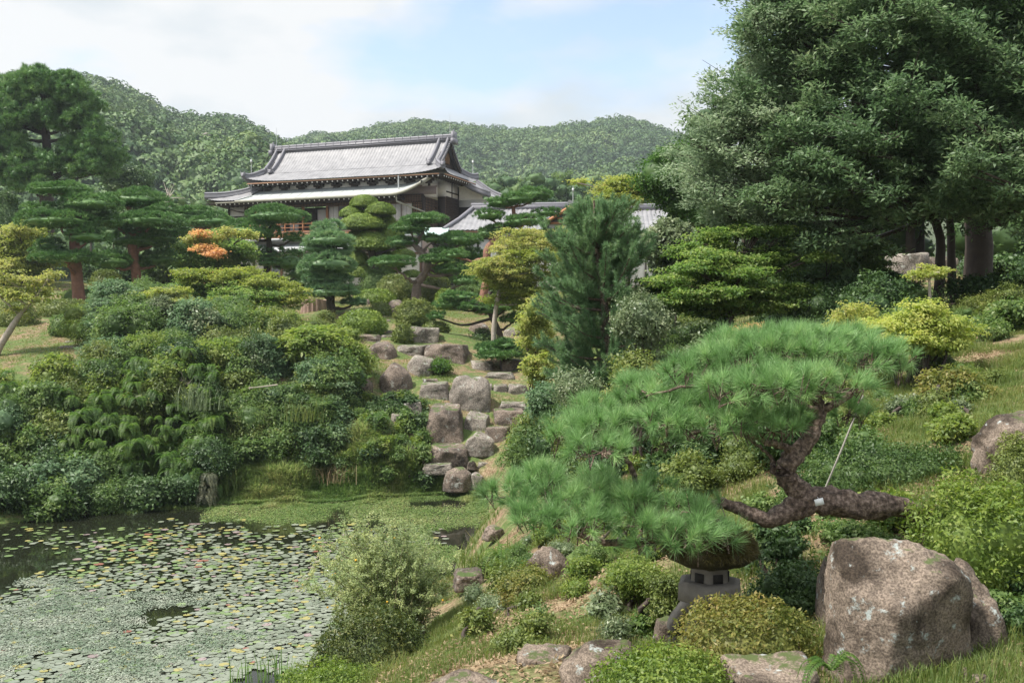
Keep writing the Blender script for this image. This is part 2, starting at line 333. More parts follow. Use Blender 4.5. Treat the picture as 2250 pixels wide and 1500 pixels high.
# ------------------------------------------------------------------ pond outline, terrain
WATER = 0.0
def onwater(px, py):
    v = (750 - py) / F; dy = math.cos(PITCH) + v * math.sin(PITCH); dz = -math.sin(PITCH) + v * math.cos(PITCH)
    k = (WATER - CAMZ) / dz; return np.array([(px - 1125) / F * k, dy * k])
POND = np.array([onwater(*p) for p in [(-700, 1165), (-300, 1160), (0, 1150), (130, 1136), (300, 1118), (420, 1112), (520, 1110), (700, 1108), (860, 1096), (1000, 1088),
        (1075, 1100), (1075, 1150), (1040, 1195), (1004, 1240), (985, 1300), (960, 1350), (900, 1395), (770, 1425), (700, 1460), (670, 1530), (640, 1700), (-200, 1750), (-1400, 1600)]])
def poly_sd(X, Y, P):
    """signed distance: negative inside"""
    d = np.full(X.shape, 1e9); ins = np.zeros(X.shape, bool); n = len(P)
    for i in range(n):
        a, b = P[i], P[(i + 1) % n]; e = b - a; L2 = e @ e
        t = np.clip(((X - a[0]) * e[0] + (Y - a[1]) * e[1]) / L2, 0, 1)
        d = np.minimum(d, np.hypot(X - a[0] - t * e[0], Y - a[1] - t * e[1]))
        c = ((a[1] > Y) != (b[1] > Y)); xx = (b[0] - a[0]) * (Y - a[1]) / (b[1] - a[1] + 1e-12) + a[0]; ins ^= c & (X < xx)
    return np.where(ins, -d, d)
CTRL = [at(*p) for p in [
    (60, 800, 32.5), (60, 720, 38), (140, 690, 42),  (-300, 700, 42), (330, 790, 33), (60, 820, 31.5), (-300, 830, 32), (330, 720, 38), (500, 760, 34), (600, 700, 45), (480, 700, 43), (300, 660, 52),
    (700, 820, 31), (700, 760, 36), (930, 650, 58), (880, 690, 46), (850, 740, 40), (1000, 780, 36.5), (1060, 700, 46), (1130, 740, 43), (1180, 860, 33), (1180, 1000, 25), (1150, 950, 28),
    (150, 620, 58), (600, 645, 62), (0, 620, 62), (1150, 650, 58), (1400, 640, 52), (1240, 700, 44), (1300, 760, 33), (1300, 850, 24), (1240, 960, 21),
    (2010, 1500, 4.2), (1640, 1480, 5.0), (1500, 1420, 6.0), (2200, 800, 11), (2100, 880, 9.5), (2000, 950, 8.2), (2240, 1000, 7.2), (1950, 1090, 6.8), (1750, 1130, 6.6), (2200, 1250, 5.4), (2250, 1420, 4.6),
    (1300, 1450, 5.5), (1250, 1300, 7.5), (1400, 1340, 6.6), (1100, 1400, 6.5), (1050, 1480, 5.4), (1100, 1240, 12.5), (1060, 1200, 15.5), (1180, 1230, 10.5), (1030, 1290, 13), (1000, 1400, 9.0), (880, 1440, 9.0),
    (1560, 1000, 11), (1450, 1060, 9.5), (1620, 960, 12.5), (1350, 1120, 12), (1250, 1060, 16), (1500, 860, 15), (1350, 900, 17), (1600, 720, 23), (1750, 760, 16), (1900, 740, 15), (2100, 760, 13), (2100, 650, 22), (1900, 640, 24), (2250, 700, 16), (1980, 600, 27), (2400, 620, 24),
    (810, 1500, 7.4), (700, 1540, 6.4), (1030, 1285, 13), (1110, 1260, 11.5), (940, 1420, 8.6), (870, 1400, 10.4), (1206, 1290, 8.6), (1150, 1325, 8.2)]]
CTRL += [np.array(p, float) for p in [(0, 0, 3.4), (2, 0, 3.5), (-1, 2, 3.1), (0, 3.5, 3.15), (3, 3, 3.6), (6, 4, 4.4), (-2, 0, 2.8), (-2.2, 4, 1.6), (-5, 5, .6), (-8, 0, 1), (-30, 10, 2), (0, -20, 3.4), (-30, -20, 2), (30, -20, 6), (30, 10, 8), (14, 12, 6), (18, 24, 6.5), (45, 45, 9),
         (-3, 8, .9), (-45, 40, 5), (-45, 75, 7), (-25, 76, 7), (-10, 70, 7), (5, 68, 7), (25, 75, 8), (60, 80, 9), (-60, 110, 8), (0, 110, 8), (60, 110, 9), (-200, 200, 9), (0, 200, 9), (200, 200, 10), (-400, 0, 4), (400, 0, 9), (0, 500, 10), (-500, 500, 10), (500, 500, 10), (0, -300, 4)]]
# ---- rocks (photo box left, right, top, bottom, distance, seed, flat top, label)
ROCKS = [
    (852, 899, 659, 702, 44, 1, 0, 'rounded brown boulder on the slope behind the loose azalea dome'),
    (904, 963, 717, 757, 38.5, 2, 1, 'squarish grey boulder with ivy right of the small round azalea'),
    (1030, 1073, 709, 739, 43, 3, 0, 'pale rounded boulder at the foot of the grassy mound'),
    (1108, 1155, 720, 743, 42, 4, 0, 'low wedge-shaped boulder right of the thin maple trunk'),
    (810, 871, 750, 794, 36, 5, 0, 'dark mossy dome-shaped boulder at the upper left of the rock wall'),
    (871, 938, 758, 784, 37, 6, 1, 'flat brown stone between the mossy boulder and the long slanting slab'),
    (938, 1030, 756, 803, 36.5, 7, 1, 'long slanting brown slab along the top of the rock wall'),
    (1036, 1082, 792, 818, 36, 8, 1, 'small brown block right of the long slanting slab'),
    (1098, 1155, 786, 818, 36, 9, 1, 'grey block under the low pine branch beside the stone steps'),
    (891, 953, 781, 834, 34, 10, 0, 'dark brown rounded boulder behind the tall arched stone'),
    (831, 905, 798, 884, 32.5, 11, 0, 'tall arched standing stone with a pale face'),
    (925, 988, 840, 878, 32, 12, 1, 'squat reddish block between the two largest upper boulders'),
    (929, 966, 832, 843, 32.6, 13, 1, 'thin flat stone lying on the squat reddish block'),
    (983, 1074, 826, 903, 31.8, 14, 0, 'large leaning brown boulder with a sloping right side'),
    (936, 1022, 890, 979, 30, 15, 1, 'large dark square block with vertical stains, biggest of the retaining wall'),
    (1018, 1076, 906, 952, 30.4, 16, 1, 'grey block wedged against the large square block'),
    (1087, 1155, 899, 940, 31, 17, 1, 'wide speckled block beside the lower stone steps'),
    (1097, 1155, 884, 899, 31.8, 18, 1, 'thin dark slab lying on the wide speckled block'),
    (1065, 1118, 938, 979, 29.6, 19, 1, 'pale grey cube-like block under the wide speckled block'),
    (1020, 1084, 950, 995, 29, 20, 0, 'light pointed boulder at the foot of the grey blocks'),
    (934, 1025, 979, 1020, 28.8, 21, 1, 'broad pale slab under the large square block'),
    (932, 993, 1015, 1037, 28.4, 22, 1, 'low dark stone beneath the broad pale slab'),
    (975, 1036, 1028, 1072, 27.9, 23, 0, 'grey-brown boulder standing at the edge of the marsh'),
    (1028, 1064, 1038, 1070, 28, 24, 0, 'small orange-tinted boulder at the edge of the marsh'),
    (1026, 1048, 1011, 1029, 28.4, 25, 0, 'small stone above the two marsh-edge boulders'),
    (1047, 1075, 1014, 1028, 28.6, 26, 1, 'small flat stone half hidden by the near pine'),
    (857, 889, 960, 996, 28.9, 27, 1, 'upright grey block under the fern and ivy'),
    (889, 932, 978, 1004, 28.7, 28, 1, 'grassy grey block left of the broad pale slab'),
    (830, 865, 877, 906, 30.8, 29, 1, 'brownish block below the tall arched stone'),
    (860, 894, 908, 932, 29.8, 30, 1, 'pale ledge stone under the leafy creeper'),
    (785, 818, 834, 866, 32, 31, 0, 'pale stone peeping out of the bushes left of the arched stone'),
    (880, 925, 882, 914, 30.8, 32, 1, 'flat stone covered with creeper left of the large square block'),
    (759, 839, 734, 748, 38, 33, 1, 'long flat slab below the clipped oval azalea'),
    (626, 662, 694, 716, 42, 34, 0, 'pale stone lying in the grass left of the loose small shrub'),
    (800, 812, 657, 672, 45, 35, 0, 'tiny stone between two clipped azaleas'),
    (116, 158, 686, 696, 42, 36, 1, 'flat stone lying behind the small round shrub on the left lawn'),
    (146, 184, 727, 741, 37, 37, 1, 'rounded stone at the top of the left path steps'),
    (335, 360, 738, 768, 33, 38, 0, 'pinkish stone glimpsed between the bushes on the left bank'),
    (1960, 2040, 556, 640, 26, 40, 1, 'big upright grey stone in the shade behind the young maple'),
    (2040, 2112, 562, 640, 27, 41, 1, 'second upright stone standing against the big tree trunks'),
]
STEPS = [(846, 867, 725, 733, 39.6, 51, 1, 'top step of the garden path between the clipped azaleas'), (838, 864, 736, 744, 38.6, 52, 1, 'second step of the garden path beside the small round azalea'),
    (848, 858, 702, 709, 42, 53, 1, 'small stepping stone beside the brown boulder'), (1066, 1132, 818, 832, 34.4, 54, 1, 'long pale step, highest of the right stairway'),
    (1058, 1081, 843, 864, 33.2, 55, 1, 'left riser stone of the middle stair'), (1082, 1114, 844, 866, 33.2, 56, 1, 'middle riser stone of the middle stair'), (1115, 1160, 844, 866, 33.2, 57, 1, 'right riser stone of the middle stair, partly behind the blue pine'),
    (140, 182, 748, 753, 36, 58, 1, 'upper step of the path on the left lawn'), (132, 182, 759, 764, 34.6, 59, 1, 'lower step of the path on the left lawn'), (1010, 1060, 651, 664, 50, 60, 1, 'flat stone bench under the right garden pine')]
for r in ROCKS[:38] + STEPS[:7] + STEPS[7:9]:
    CTRL.append(at((r[0] + r[1]) / 2, r[3] - 1, r[4] - .15)); CTRL.append(at((r[0] + r[1]) / 2, r[2] + (r[3] - r[2]) * .2, r[4] + (r[1] - r[0]) * S(r[4]) * .45))
CTRL = np.array(CTRL)
_X = CTRL[:, :2]; _z = CTRL[:, 2]
_K = -np.hypot(_X[:, None, 0] - _X[None, :, 0], _X[:, None, 1] - _X[None, :, 1]); n_ = len(_X)
_A = np.zeros((n_ + 1, n_ + 1)); _A[:n_, :n_] = _K + np.eye(n_) * .2; _A[:n_, n_] = 1; _A[n_, :n_] = 1
_w = np.linalg.solve(_A, np.append(_z, 0))
def rbf(x, y):
    r = np.full(x.shape, _w[n_])
    for i in range(n_): r = r - _w[i] * np.hypot(x - _X[i, 0], y - _X[i, 1])
    return r
def gz(x, y, detail=True):
    x = np.atleast_1d(np.asarray(x, float)); y = np.atleast_1d(np.asarray(y, float))
    z = rbf(x, y); sdp = poly_sd(x, y, POND)
    leftbank = np.clip((-x - 6.0) / 3, 0, 1) * (y > 20)
    k = 1 - np.exp(-np.maximum(sdp, 0) / np.interp(y, [15, 25], [.6, 1.3])); k = k * (1 - leftbank) + leftbank * np.clip(sdp / 4.8, 0, 1) ** .9
    marsh = ((x > -11) & (x < 0) & (y > 22)); k = np.where(marsh, np.clip((sdp - np.interp(x, [-5.2, -4.0], [.7, .15])) / np.interp(x, [-5.2, -4.0], [2.8, .6]), 0, 1), k)
    z = np.where(sdp > 0, .05 + (np.maximum(z, .1) - .05) * k, -np.minimum(.7, .03 - sdp * .6))
    if detail:
        P = np.stack([x, y, x * 0], 1); z = z + np.where(sdp > 0, .035 * fbm(P, .9, 3, 3) * np.clip(k, .15, 1) + .012 * fbm(P, 5, 2, 9), 0)
    return z
def gz1(x, y): return float(gz(x, y)[0])

def terrain():
    Ys = np.concatenate([np.linspace(-60, -4, 12), np.linspace(-3.5, 3, 18), 3 + np.cumsum(np.linspace(.045, .16, 260))])
    e = Ys[-1]; more = []
    st = .25
    while e < 160: e += st; more.append(e); st *= 1.03
    while e < 1200: e += st; more.append(e); st *= 1.12
    Ys = np.concatenate([Ys, more])
    t = np.linspace(-1, 1, 360); t = np.sign(t) * (abs(t) * .72 + .28 * abs(t) ** 5)
    Wd = np.maximum(9, (np.abs(Ys) + 7) * .95)
    X = t[None] * Wd[:, None] * np.where(Ys[:, None] > 60, 1.0, 1); Y = np.repeat(Ys[:, None], len(t), 1)
    z = gz(X.ravel(), Y.ravel()).reshape(X.shape)
    g = G(); g.grid(np.stack([X, Y, z], -1).transpose(1, 0, 2)); o = g.build('ground', ground_mat(), smooth=True); struct(o)
def ground_mat():
    m, t, p, o = mat_base('ground')
    g = t.nodes.new('ShaderNodeNewGeometry')
    n1 = noise(t, .55, 6, .65); n2 = noise(t, 14, 5, .7); n3 = noise(t, 2.2, 5, .7)
    gr = ramp(t, [(.05, .075, .022), (.09, .13, .04), (.15, .18, .06)], [.3, .5, .7]); t.links.new(n2.outputs[0], gr.inputs[0])
    so = ramp(t, [(.09, .055, .035), (.20, .14, .085), (.34, .26, .17)], [.32, .5, .66]); t.links.new(n2.outputs[0], so.inputs[0])
    mxf = ramp(t, [(0, 0, 0), (1, 1, 1)], [.46, .6]); sm = math_(t, 'ADD', math_(t, 'MULTIPLY', n1.outputs[0], .6), math_(t, 'MULTIPLY', n3.outputs[0], .42)); t.links.new(sm, mxf.inputs[0])
    mx = t.nodes.new('ShaderNodeMix'); mx.data_type = 'RGBA'; t.links.new(mxf.outputs[0], mx.inputs[0]); t.links.new(gr.outputs[0], mx.inputs[6]); t.links.new(so.outputs[0], mx.inputs[7])
    t.links.new(mx.outputs[2], p.inputs['Base Color']); p.inputs['Roughness'].default_value = .95; p.inputs['Specular IOR Level'].default_value = .1
    b = t.nodes.new('ShaderNodeBump'); b.inputs['Strength'].default_value = .8; b.inputs['Distance'].default_value = .04; t.links.new(n2.outputs[0], b.inputs['Height']); t.links.new(b.outputs[0], p.inputs['Normal'])
    return m
terrain()
def water():
    m, t, p, o = mat_base('pond_water')
    p.inputs['Base Color'].default_value = (.012, .014, .008, 1); p.inputs['Roughness'].default_value = .03; p.inputs['IOR'].default_value = 1.33; p.inputs['Specular IOR Level'].default_value = .5
    n = noise(t, 3.0, 3, .5); b = t.nodes.new('ShaderNodeBump'); b.inputs['Strength'].default_value = .06; b.inputs['Distance'].default_value = .02
    t.links.new(n.outputs[0], b.inputs['Height']); t.links.new(b.outputs[0], p.inputs['Normal'])
    g = G(); x = np.linspace(-34, 6, 30); y = np.linspace(2, 32, 30); X, Y = np.meshgrid(x, y, indexing='ij')
    g.grid(np.stack([X, Y, X * 0 + WATER], -1)); struct(g.build('pond_water', m))
water()

# ------------------------------------------------------------------ hills and their woods
def hill(name, sky_px, y0, y1, amp, seed, z0, ns=150, nt_=60):
    sp = np.array(sky_px, float); px = np.linspace(sp[0, 0], sp[-1, 0], ns); py = np.interp(px, sp[:, 0], sp[:, 1])
    tt = np.linspace(0, 1.25, nt_); P = np.zeros((ns, nt_, 3))
    for j, t in enumerate(tt):
        Y = y0 + (y1 - y0) * t
        top = np.array([at(a, b, y1) for a, b in zip(px, py)])
        zr = top[:, 2] - 4
        z = z0 + (zr - z0) * (min(t, 1) ** .95) - max(0, t - 1) * 60
        x = (px - 1125) / F * Y * 1.0003
        P[:, j] = np.stack([x, np.full(ns, Y), z], 1)
    env = (np.sin(np.clip(tt, 0, 1) * math.pi) * (1.15 - np.clip(tt, 0, 1)))[None]
    nn = fbm(P.reshape(-1, 3) * [1, 1, 0], 1 / 70., 4, seed).reshape(ns, nt_)
    P[..., 2] += nn * amp * env
    g = G(); g.grid(P); o = g.build(name, M['hillsoil'], smooth=True); struct(o)
    return P
M['hillsoil'] = surfmat('hill_soil', [(.03, .045, .02), (.06, .075, .03)], .05, bump=0)
HL = hill('hills', [(-900, 230), (-300, 170), (0, 182), (60, 178), (140, 176), (190, 180), (230, 190), (300, 222), (370, 264), (430, 276), (480, 281), (530, 284), (570, 302), (610, 328), (660, 352), (760, 400), (900, 440)], 120, 350, 22, 3, 9)
HR = hill('hills', [(420, 380), (560, 350), (620, 330), (680, 308), (760, 304), (850, 286), (920, 280), (990, 285), (1060, 290), (1150, 298), (1230, 288), (1300, 276), (1350, 268), (1400, 278), (1440, 290), (1500, 312), (1600, 345), (1750, 370), (2400, 400), (3200, 420)], 200, 600, 18, 8, 10, 200)
def woods(P, name, label, cr, cat='woodland', n=3000, seed=1, ncard=85, cs=.62, pxlim=(-60, 1700), tmax=1.04):
    q = np.random.default_rng(seed); ns, nt_ = P.shape[:2]
    u = q.uniform(0, ns - 1.01, n * 3); t = np.sqrt(q.uniform(0, 1, n * 3)) * (nt_ - 1) * tmax / 1.25
    i = u.astype(int); j = np.minimum(t.astype(int), nt_ - 2); fu = (u - i)[:, None]; ft = (t - j)[:, None]
    c = P[i, j] * (1 - fu) * (1 - ft) + P[i + 1, j] * fu * (1 - ft) + P[i, j + 1] * (1 - fu) * ft + P[i + 1, j + 1] * fu * ft
    px = 1125 + c[:, 0] / c[:, 1] * F; c = c[(px > pxlim[0]) & (px < pxlim[1])][:n]
    K = len(c); r = cr * q.uniform(.45, 1.45, K) * (1 + .35 * fbm(c * [1, 1, 0], .02, 2, 3)); r = np.clip(r, cr * .35, cr * 1.2); tone = np.clip(.5 + q.normal(size=K) * .28 + .5 * fbm(c * [1, 1, 0], .03, 3, 8), 0, 1)
    hz = r * q.uniform(.7, 1.15, K); c = c + np.stack([r * 0, r * 0, hz * q.uniform(.2, .8, K)], 1)
    g = G(); V, Fa = ico(2)
    dirn = fbm(np.tile(V, (1, 1)) * 2, 1.3, 2, 4)
    VV = c[:, None] + V[None] * np.stack([r, r, hz], 1)[:, None] * (.6 + .2 * dirn)[None, :, None]
    FF = (Fa[None] + (np.arange(K) * len(V))[:, None, None]).reshape(-1, 3)
    g.add(VV.reshape(-1, 3), FF, np.repeat(tone * .9, len(Fa)))
    # leafy tufts over each crown: sub-clumps first
    sub = 9; ds = unit(q.normal(size=(K * sub, 3))); ds[:, 2] = abs(ds[:, 2]) * 1.0 - .15; ds = unit(ds)
    sc_ = np.repeat(c, sub, 0) + ds * np.repeat(np.stack([r, r, hz], 1), sub, 0) * .72
    per = ncard // sub; dd = unit(q.normal(size=(K * sub * per, 3)) + np.repeat(ds, per, 0) * .9)
    pos = np.repeat(sc_, per, 0) + dd * np.repeat(np.repeat(r, sub), per)[:, None] * .38
    nn = dd + q.normal(size=dd.shape) * .22; nn[:, 2] += .3
    L = cs * q.uniform(.7, 1.4, len(pos)) * np.repeat(np.repeat(r, sub), per) / cr
    cards(g, pos, nn, q.normal(size=pos.shape), L * 1.25, L, np.clip(np.repeat(np.repeat(tone, sub), per) + q.normal(size=len(pos)) * .05, 0, 1))
    tag(g.build(name, M['wood_f']), label, cat, kind='stuff')
woods(HL, 'hillside_wood', 'dense green broadleaved wood covering the nearer left hill', 4.0, n=6000, seed=2, ncard=171, cs=.62, pxlim=(-40, 900))
woods(HR, 'hillside_wood', 'hazier green wood covering the far hill behind the house', 4.4, n=8500, seed=5, ncard=117, cs=.85, pxlim=(560, 1560))
g = G(); p = at(462, 300, 285)
V_, F_ = ico(3); g.add(p + [0, -3, -.5] + V_ * [1.7, 1.7, 1.0] * (1 + .25 * fbm(V_, 1.5, 3, 2))[:, None], F_); o = g.build('cliff_rock', M['rock2'], smooth=True); tag(o, 'bare pinkish rock outcrop high on the wooded left hill', 'rock')

# ------------------------------------------------------------------ rocks
def rock(l, r, t, b, Y, seed, flat, label, mat=None, k=5, name='boulder', depth=.85, cat='rock', rough=.045, bury=.18, extra=None, pw=18, planes=None):
    q = np.random.default_rng(seed * 7 + 1); s = S(Y); V, Fa = ico(k)
    rx = (r - l) / 2 * s * 1.12; rz = (b - t) / 2 * s * (1 + bury) * 1.04; ry = max(rx * depth, rz * .5) if not flat else rx * depth
    pl = []
    ns = q.integers(5, 8); a0 = q.uniform(0, 6.28) if extra is None else extra
    for i in range(ns):
        a = a0 + i * 2 * math.pi / ns + q.normal() * .18; pl.append((math.cos(a), math.sin(a), q.uniform(-.05, .25), q.uniform(.82, .98)))
    if flat: pl.append((q.normal() * .08, -.12 + q.normal() * .06, 1, .95))
    else:
        pl.append((q.normal() * .25, -.3, 1, .95))
        for i in range(4): a = i * math.pi / 2 + q.uniform(0, 1.5); pl.append((math.cos(a) * .8, math.sin(a) * .8, .8, q.uniform(.92, 1.05)))
    pl.append((0, 0, -1, .95))
    for i in range(2): a = q.uniform(0, 6.28); pl.append((math.cos(a), math.sin(a), q.uniform(.3, .9), q.uniform(.9, 1.0)))
    if planes: pl = planes
    acc = 0
    if flat and not planes:
        a0 = q.uniform(-.22, .22)
        pl = [(math.cos(a0 + i * 1.571), math.sin(a0 + i * 1.571), q.uniform(-.06, .2), q.uniform(.70, .80)) for i in range(4)] + [(q.normal() * .07, -.1 + q.normal() * .06, 1, .78), (0, 0, -1, .8), (math.cos(a0 - .8), math.sin(a0 - .8), .3, q.uniform(.9, 1.05)), (math.cos(a0 - 2.3), math.sin(a0 - 2.3), .5, q.uniform(.9, 1.05)), (q.normal(), -1, q.uniform(.3, 1.2), q.uniform(.85, 1.0))]; pw = 40
    for x, y, z, d in pl:
        n = np.array([x, y, z]) / math.sqrt(x * x + y * y + z * z); acc = acc + np.maximum(V @ n / d, 0) ** pw
    rad = acc ** (-1 / pw); rad *= 1 + rough * fbm(V, 2.0, 3, seed) + rough * .35 * fbm(V, 9, 3, seed + 5)
    W = V * rad[:, None]; mx = np.abs(W).max(0); mn = W.min(0); mxx = W.max(0)
    W = (W - (mn + mxx) / 2) / ((mxx - mn) / 2)
    c = at((l + r) / 2, (t + b) / 2, Y); c = c + np.array([0, ry * .3, 0]); c[2] -= (b - t) / 2 * s * bury
    g = G(); g.add(c + W * [rx, ry, rz], Fa)
    o = g.build(name, mat or (M['rock'] if seed % 2 else M['rock2']), smooth=True); tag(o, label, cat); return o
for r_ in ROCKS: rock(*r_)
for r_ in STEPS: rock(*r_, name='stone_step', cat='step', depth=.6, k=4, pw=24, mat=M['rock2'])

# ------------------------------------------------------------------ the house
def tint(name, col, rough=.7, **k): return surfmat(name, [tuple(c * .75 for c in col), col, tuple(min(1, c * 1.2) for c in col)], 3.5, rough, k.pop('bump', .15), **k)
HM = dict(tile=surfmat('roof_tile', [(.16, .157, .16), (.215, .21, .215), (.27, .262, .265)], 1.8, .5, .2, bscale=8, pos=[.3, .5, .7], spec=.5, detail=8),
    ridge=tint('ridge_tile', (.17, .165, .18), .5), dark=tint('dark_timber', (.045, .032, .026)), brown=tint('brown_board', (.16, .095, .065)), orange=tint('orange_timber', (.36, .16, .075)),
    white=tint('white_plaster', (.72, .68, .63)), copper=surfmat('copper_sheet', [(.32, .35, .34), (.42, .445, .43), (.36, .34, .30)], 1.3, .5, .1), copedge=tint('copper_edge', (.28, .27, .22)), band=tint('reddish_band', (.20, .155, .14)),
    lattice=tint('brown_lattice', (.26, .15, .08)), shoji=tint('pale_blind', (.70, .66, .63)), verd=tint('verdigris', (.42, .56, .50)), end=tint('white_rafter_tip', (.78, .76, .72)), metal=tint('pale_metal', (.45, .46, .46), .4), eave=tint('rusty_eave_board', (.33, .19, .12)))  # lattice is plain brown timber, lighter than the boards
gm, gt, gp, go = mat_base('window_glass'); gp.inputs['Base Color'].default_value = (.22, .23, .24, 1); gp.inputs['Roughness'].default_value = .06; gp.inputs['Specular IOR Level'].default_value = .8; HM['glass'] = gm
th = R(20); LX = 16.6
Hh = thing('garden_house', (-20.4, 75.7, 7.0), 'large two storey traditional timber house with grey tiled hip-and-gable roof and pale copper canopy', 'house')
Hh.rotation_euler = (0, 0, -th); ORG[Hh.name] = np.zeros(3)
def hp(name, g, mat, parent=None, smooth=False): return g.build(name, HM[mat], parent or Hh, smooth)
def patch(P00, P10, P11, P01, nu, nv, ribs=.26, course=.24, sag=0, lift=None, amp=.035):
    """curved tiled surface; u along the eave, v up the slope; half-round ribs down the slope and overlapping courses"""
    P00, P10, P11, P01 = [np.array(p, float) for p in (P00, P10, P11, P01)]
    u = np.linspace(0, 1, nu)[:, None, None]; v = np.linspace(0, 1, nv)[None, :, None]
    P = (P00 * (1 - u) + P10 * u) * (1 - v) + (P01 * (1 - u) + P11 * u) * v
    n = np.cross(P10 - P00, P01 - P00); n = n / np.linalg.norm(n); n = n * np.sign(n[2])
    P[..., 2] -= sag * 4 * (v * (1 - v))[..., 0]
    if lift is not None: P[..., 2] += lift(u[..., 0], v[..., 0])
    wdt = np.linalg.norm(P10 - P00); hgt = np.linalg.norm(P01 - P00)
    # distance along the eave direction so that ribs stay parallel
    e = (P10 - P00) / wdt; s = (P - P00) @ e
    rb = np.abs(np.cos(s / ribs * math.pi)) ** .8; co = (v[..., 0] * hgt / course) % 1
    d = amp * rb + .022 * (1 - co)
    return P + n * d[..., None]
def tiles(g, *a, **k): g.grid(patch(*a, **k)); return g
ez, rz = 8.25, 11.05; cl = lambda u, v: .42 * (np.abs(2 * u - 1) ** 7) * (1 - v) ** 2
# upper roof: front and back slopes, hip skirts at both ends, gable ends
x0, x1, yb, ym = 0.0, LX, 6.4, 3.2; gi = 1.15; gy = 1.25; gz_ = ez + .78
g = G()
tiles(g, (x0, 0, ez), (x1, 0, ez), (x1 - gi, gy, gz_), (x0 + gi, gy, gz_), 700, 16, lift=cl)
tiles(g, (x0 + gi - .35, gy, gz_), (x1 - gi + .35, gy, gz_), (x1 - gi + .35, ym, rz), (x0 + gi - .35, ym, rz), 640, 30, sag=.16)
tiles(g, (x1, yb, ez), (x0, yb, ez), (x0 + gi, yb - gy, gz_), (x1 - gi, yb - gy, gz_), 60, 6, lift=cl)
tiles(g, (x1 - gi + .35, yb - gy, gz_), (x0 + gi - .35, yb - gy, gz_), (x0 + gi - .35, ym, rz), (x1 - gi + .35, ym, rz), 60, 8, sag=.16)
tiles(g, (x1, 0, ez), (x1, yb, ez), (x1 - gi, yb - gy, gz_), (x1 - gi, gy, gz_), 260, 14, lift=cl)
tiles(g, (x0, yb, ez), (x0, 0, ez), (x0 + gi, gy, gz_), (x0 + gi, yb - gy, gz_), 120, 8, lift=cl)
roof = hp('roof', g, 'tile')
def ridge_line(pts, w=.2, h=.3, name='ridge_cap', rt=.11):
    g = G(); P = spline(pts, 16)
    for k_, (ww, zz) in enumerate(((1.5, .04), (1.15, .5), (.85, .85))):
        Q = P.copy(); Q[:, 2] += h * zz; g.tube(Q, w * ww / 2 * 1.15, 6)
    Q = P.copy(); Q[:, 2] += h + rt * .6; g.tube(Q, rt, 8); return hp(name, g, 'ridge', roof)
g = G()
g.bx(x0 + gi - .45, x1 - gi + .45, ym - .16, ym + .16, rz - .1, rz + .30); g.bx(x0 + gi - .45, x1 - gi + .45, ym - .24, ym + .24, rz + .02, rz + .07); g.bx(x0 + gi - .45, x1 - gi + .45, ym - .2, ym + .2, rz + .15, rz + .19)
g.tube([(x0 + gi - .5, ym, rz + .36), (x1 - gi + .5, ym, rz + .36)], .12, 10)
for i in range(22): xx = x0 + gi + .3 + i * (LX - 2 * gi - .6) / 21; g.tube([(xx, ym - .2, rz + .02), (xx, ym - .17, rz + .45), (xx, ym + .17, rz + .45)], .018, 5)
hp('ridge_cap', g, 'ridge', roof)
for sx, e in ((1, x1 - gi + .45), (-1, x0 + gi - .45)):
    g = G(); g.bx(e, e + sx * .22, ym - .3, ym + .3, rz - .15, rz + .62); g.bx(e + sx * .02, e + sx * .28, ym - .42, ym + .42, rz - .28, rz + .1); g.tube([(e + sx * .1, ym, rz + .4), (e + sx * .1, ym, rz + .78)], [.14, .05], 8); hp('ridge_end_tile', g, 'ridge', roof)
    g = G(); g.tube([(e - sx * .2, ym, rz + .4), (e - sx * .2, ym, rz + 1.9)], [.02, .01], 5); hp('lightning_rod', g, 'metal')
def zs(t): return gz_ + (rz - gz_) * t - .16 * 4 * t * (1 - t)
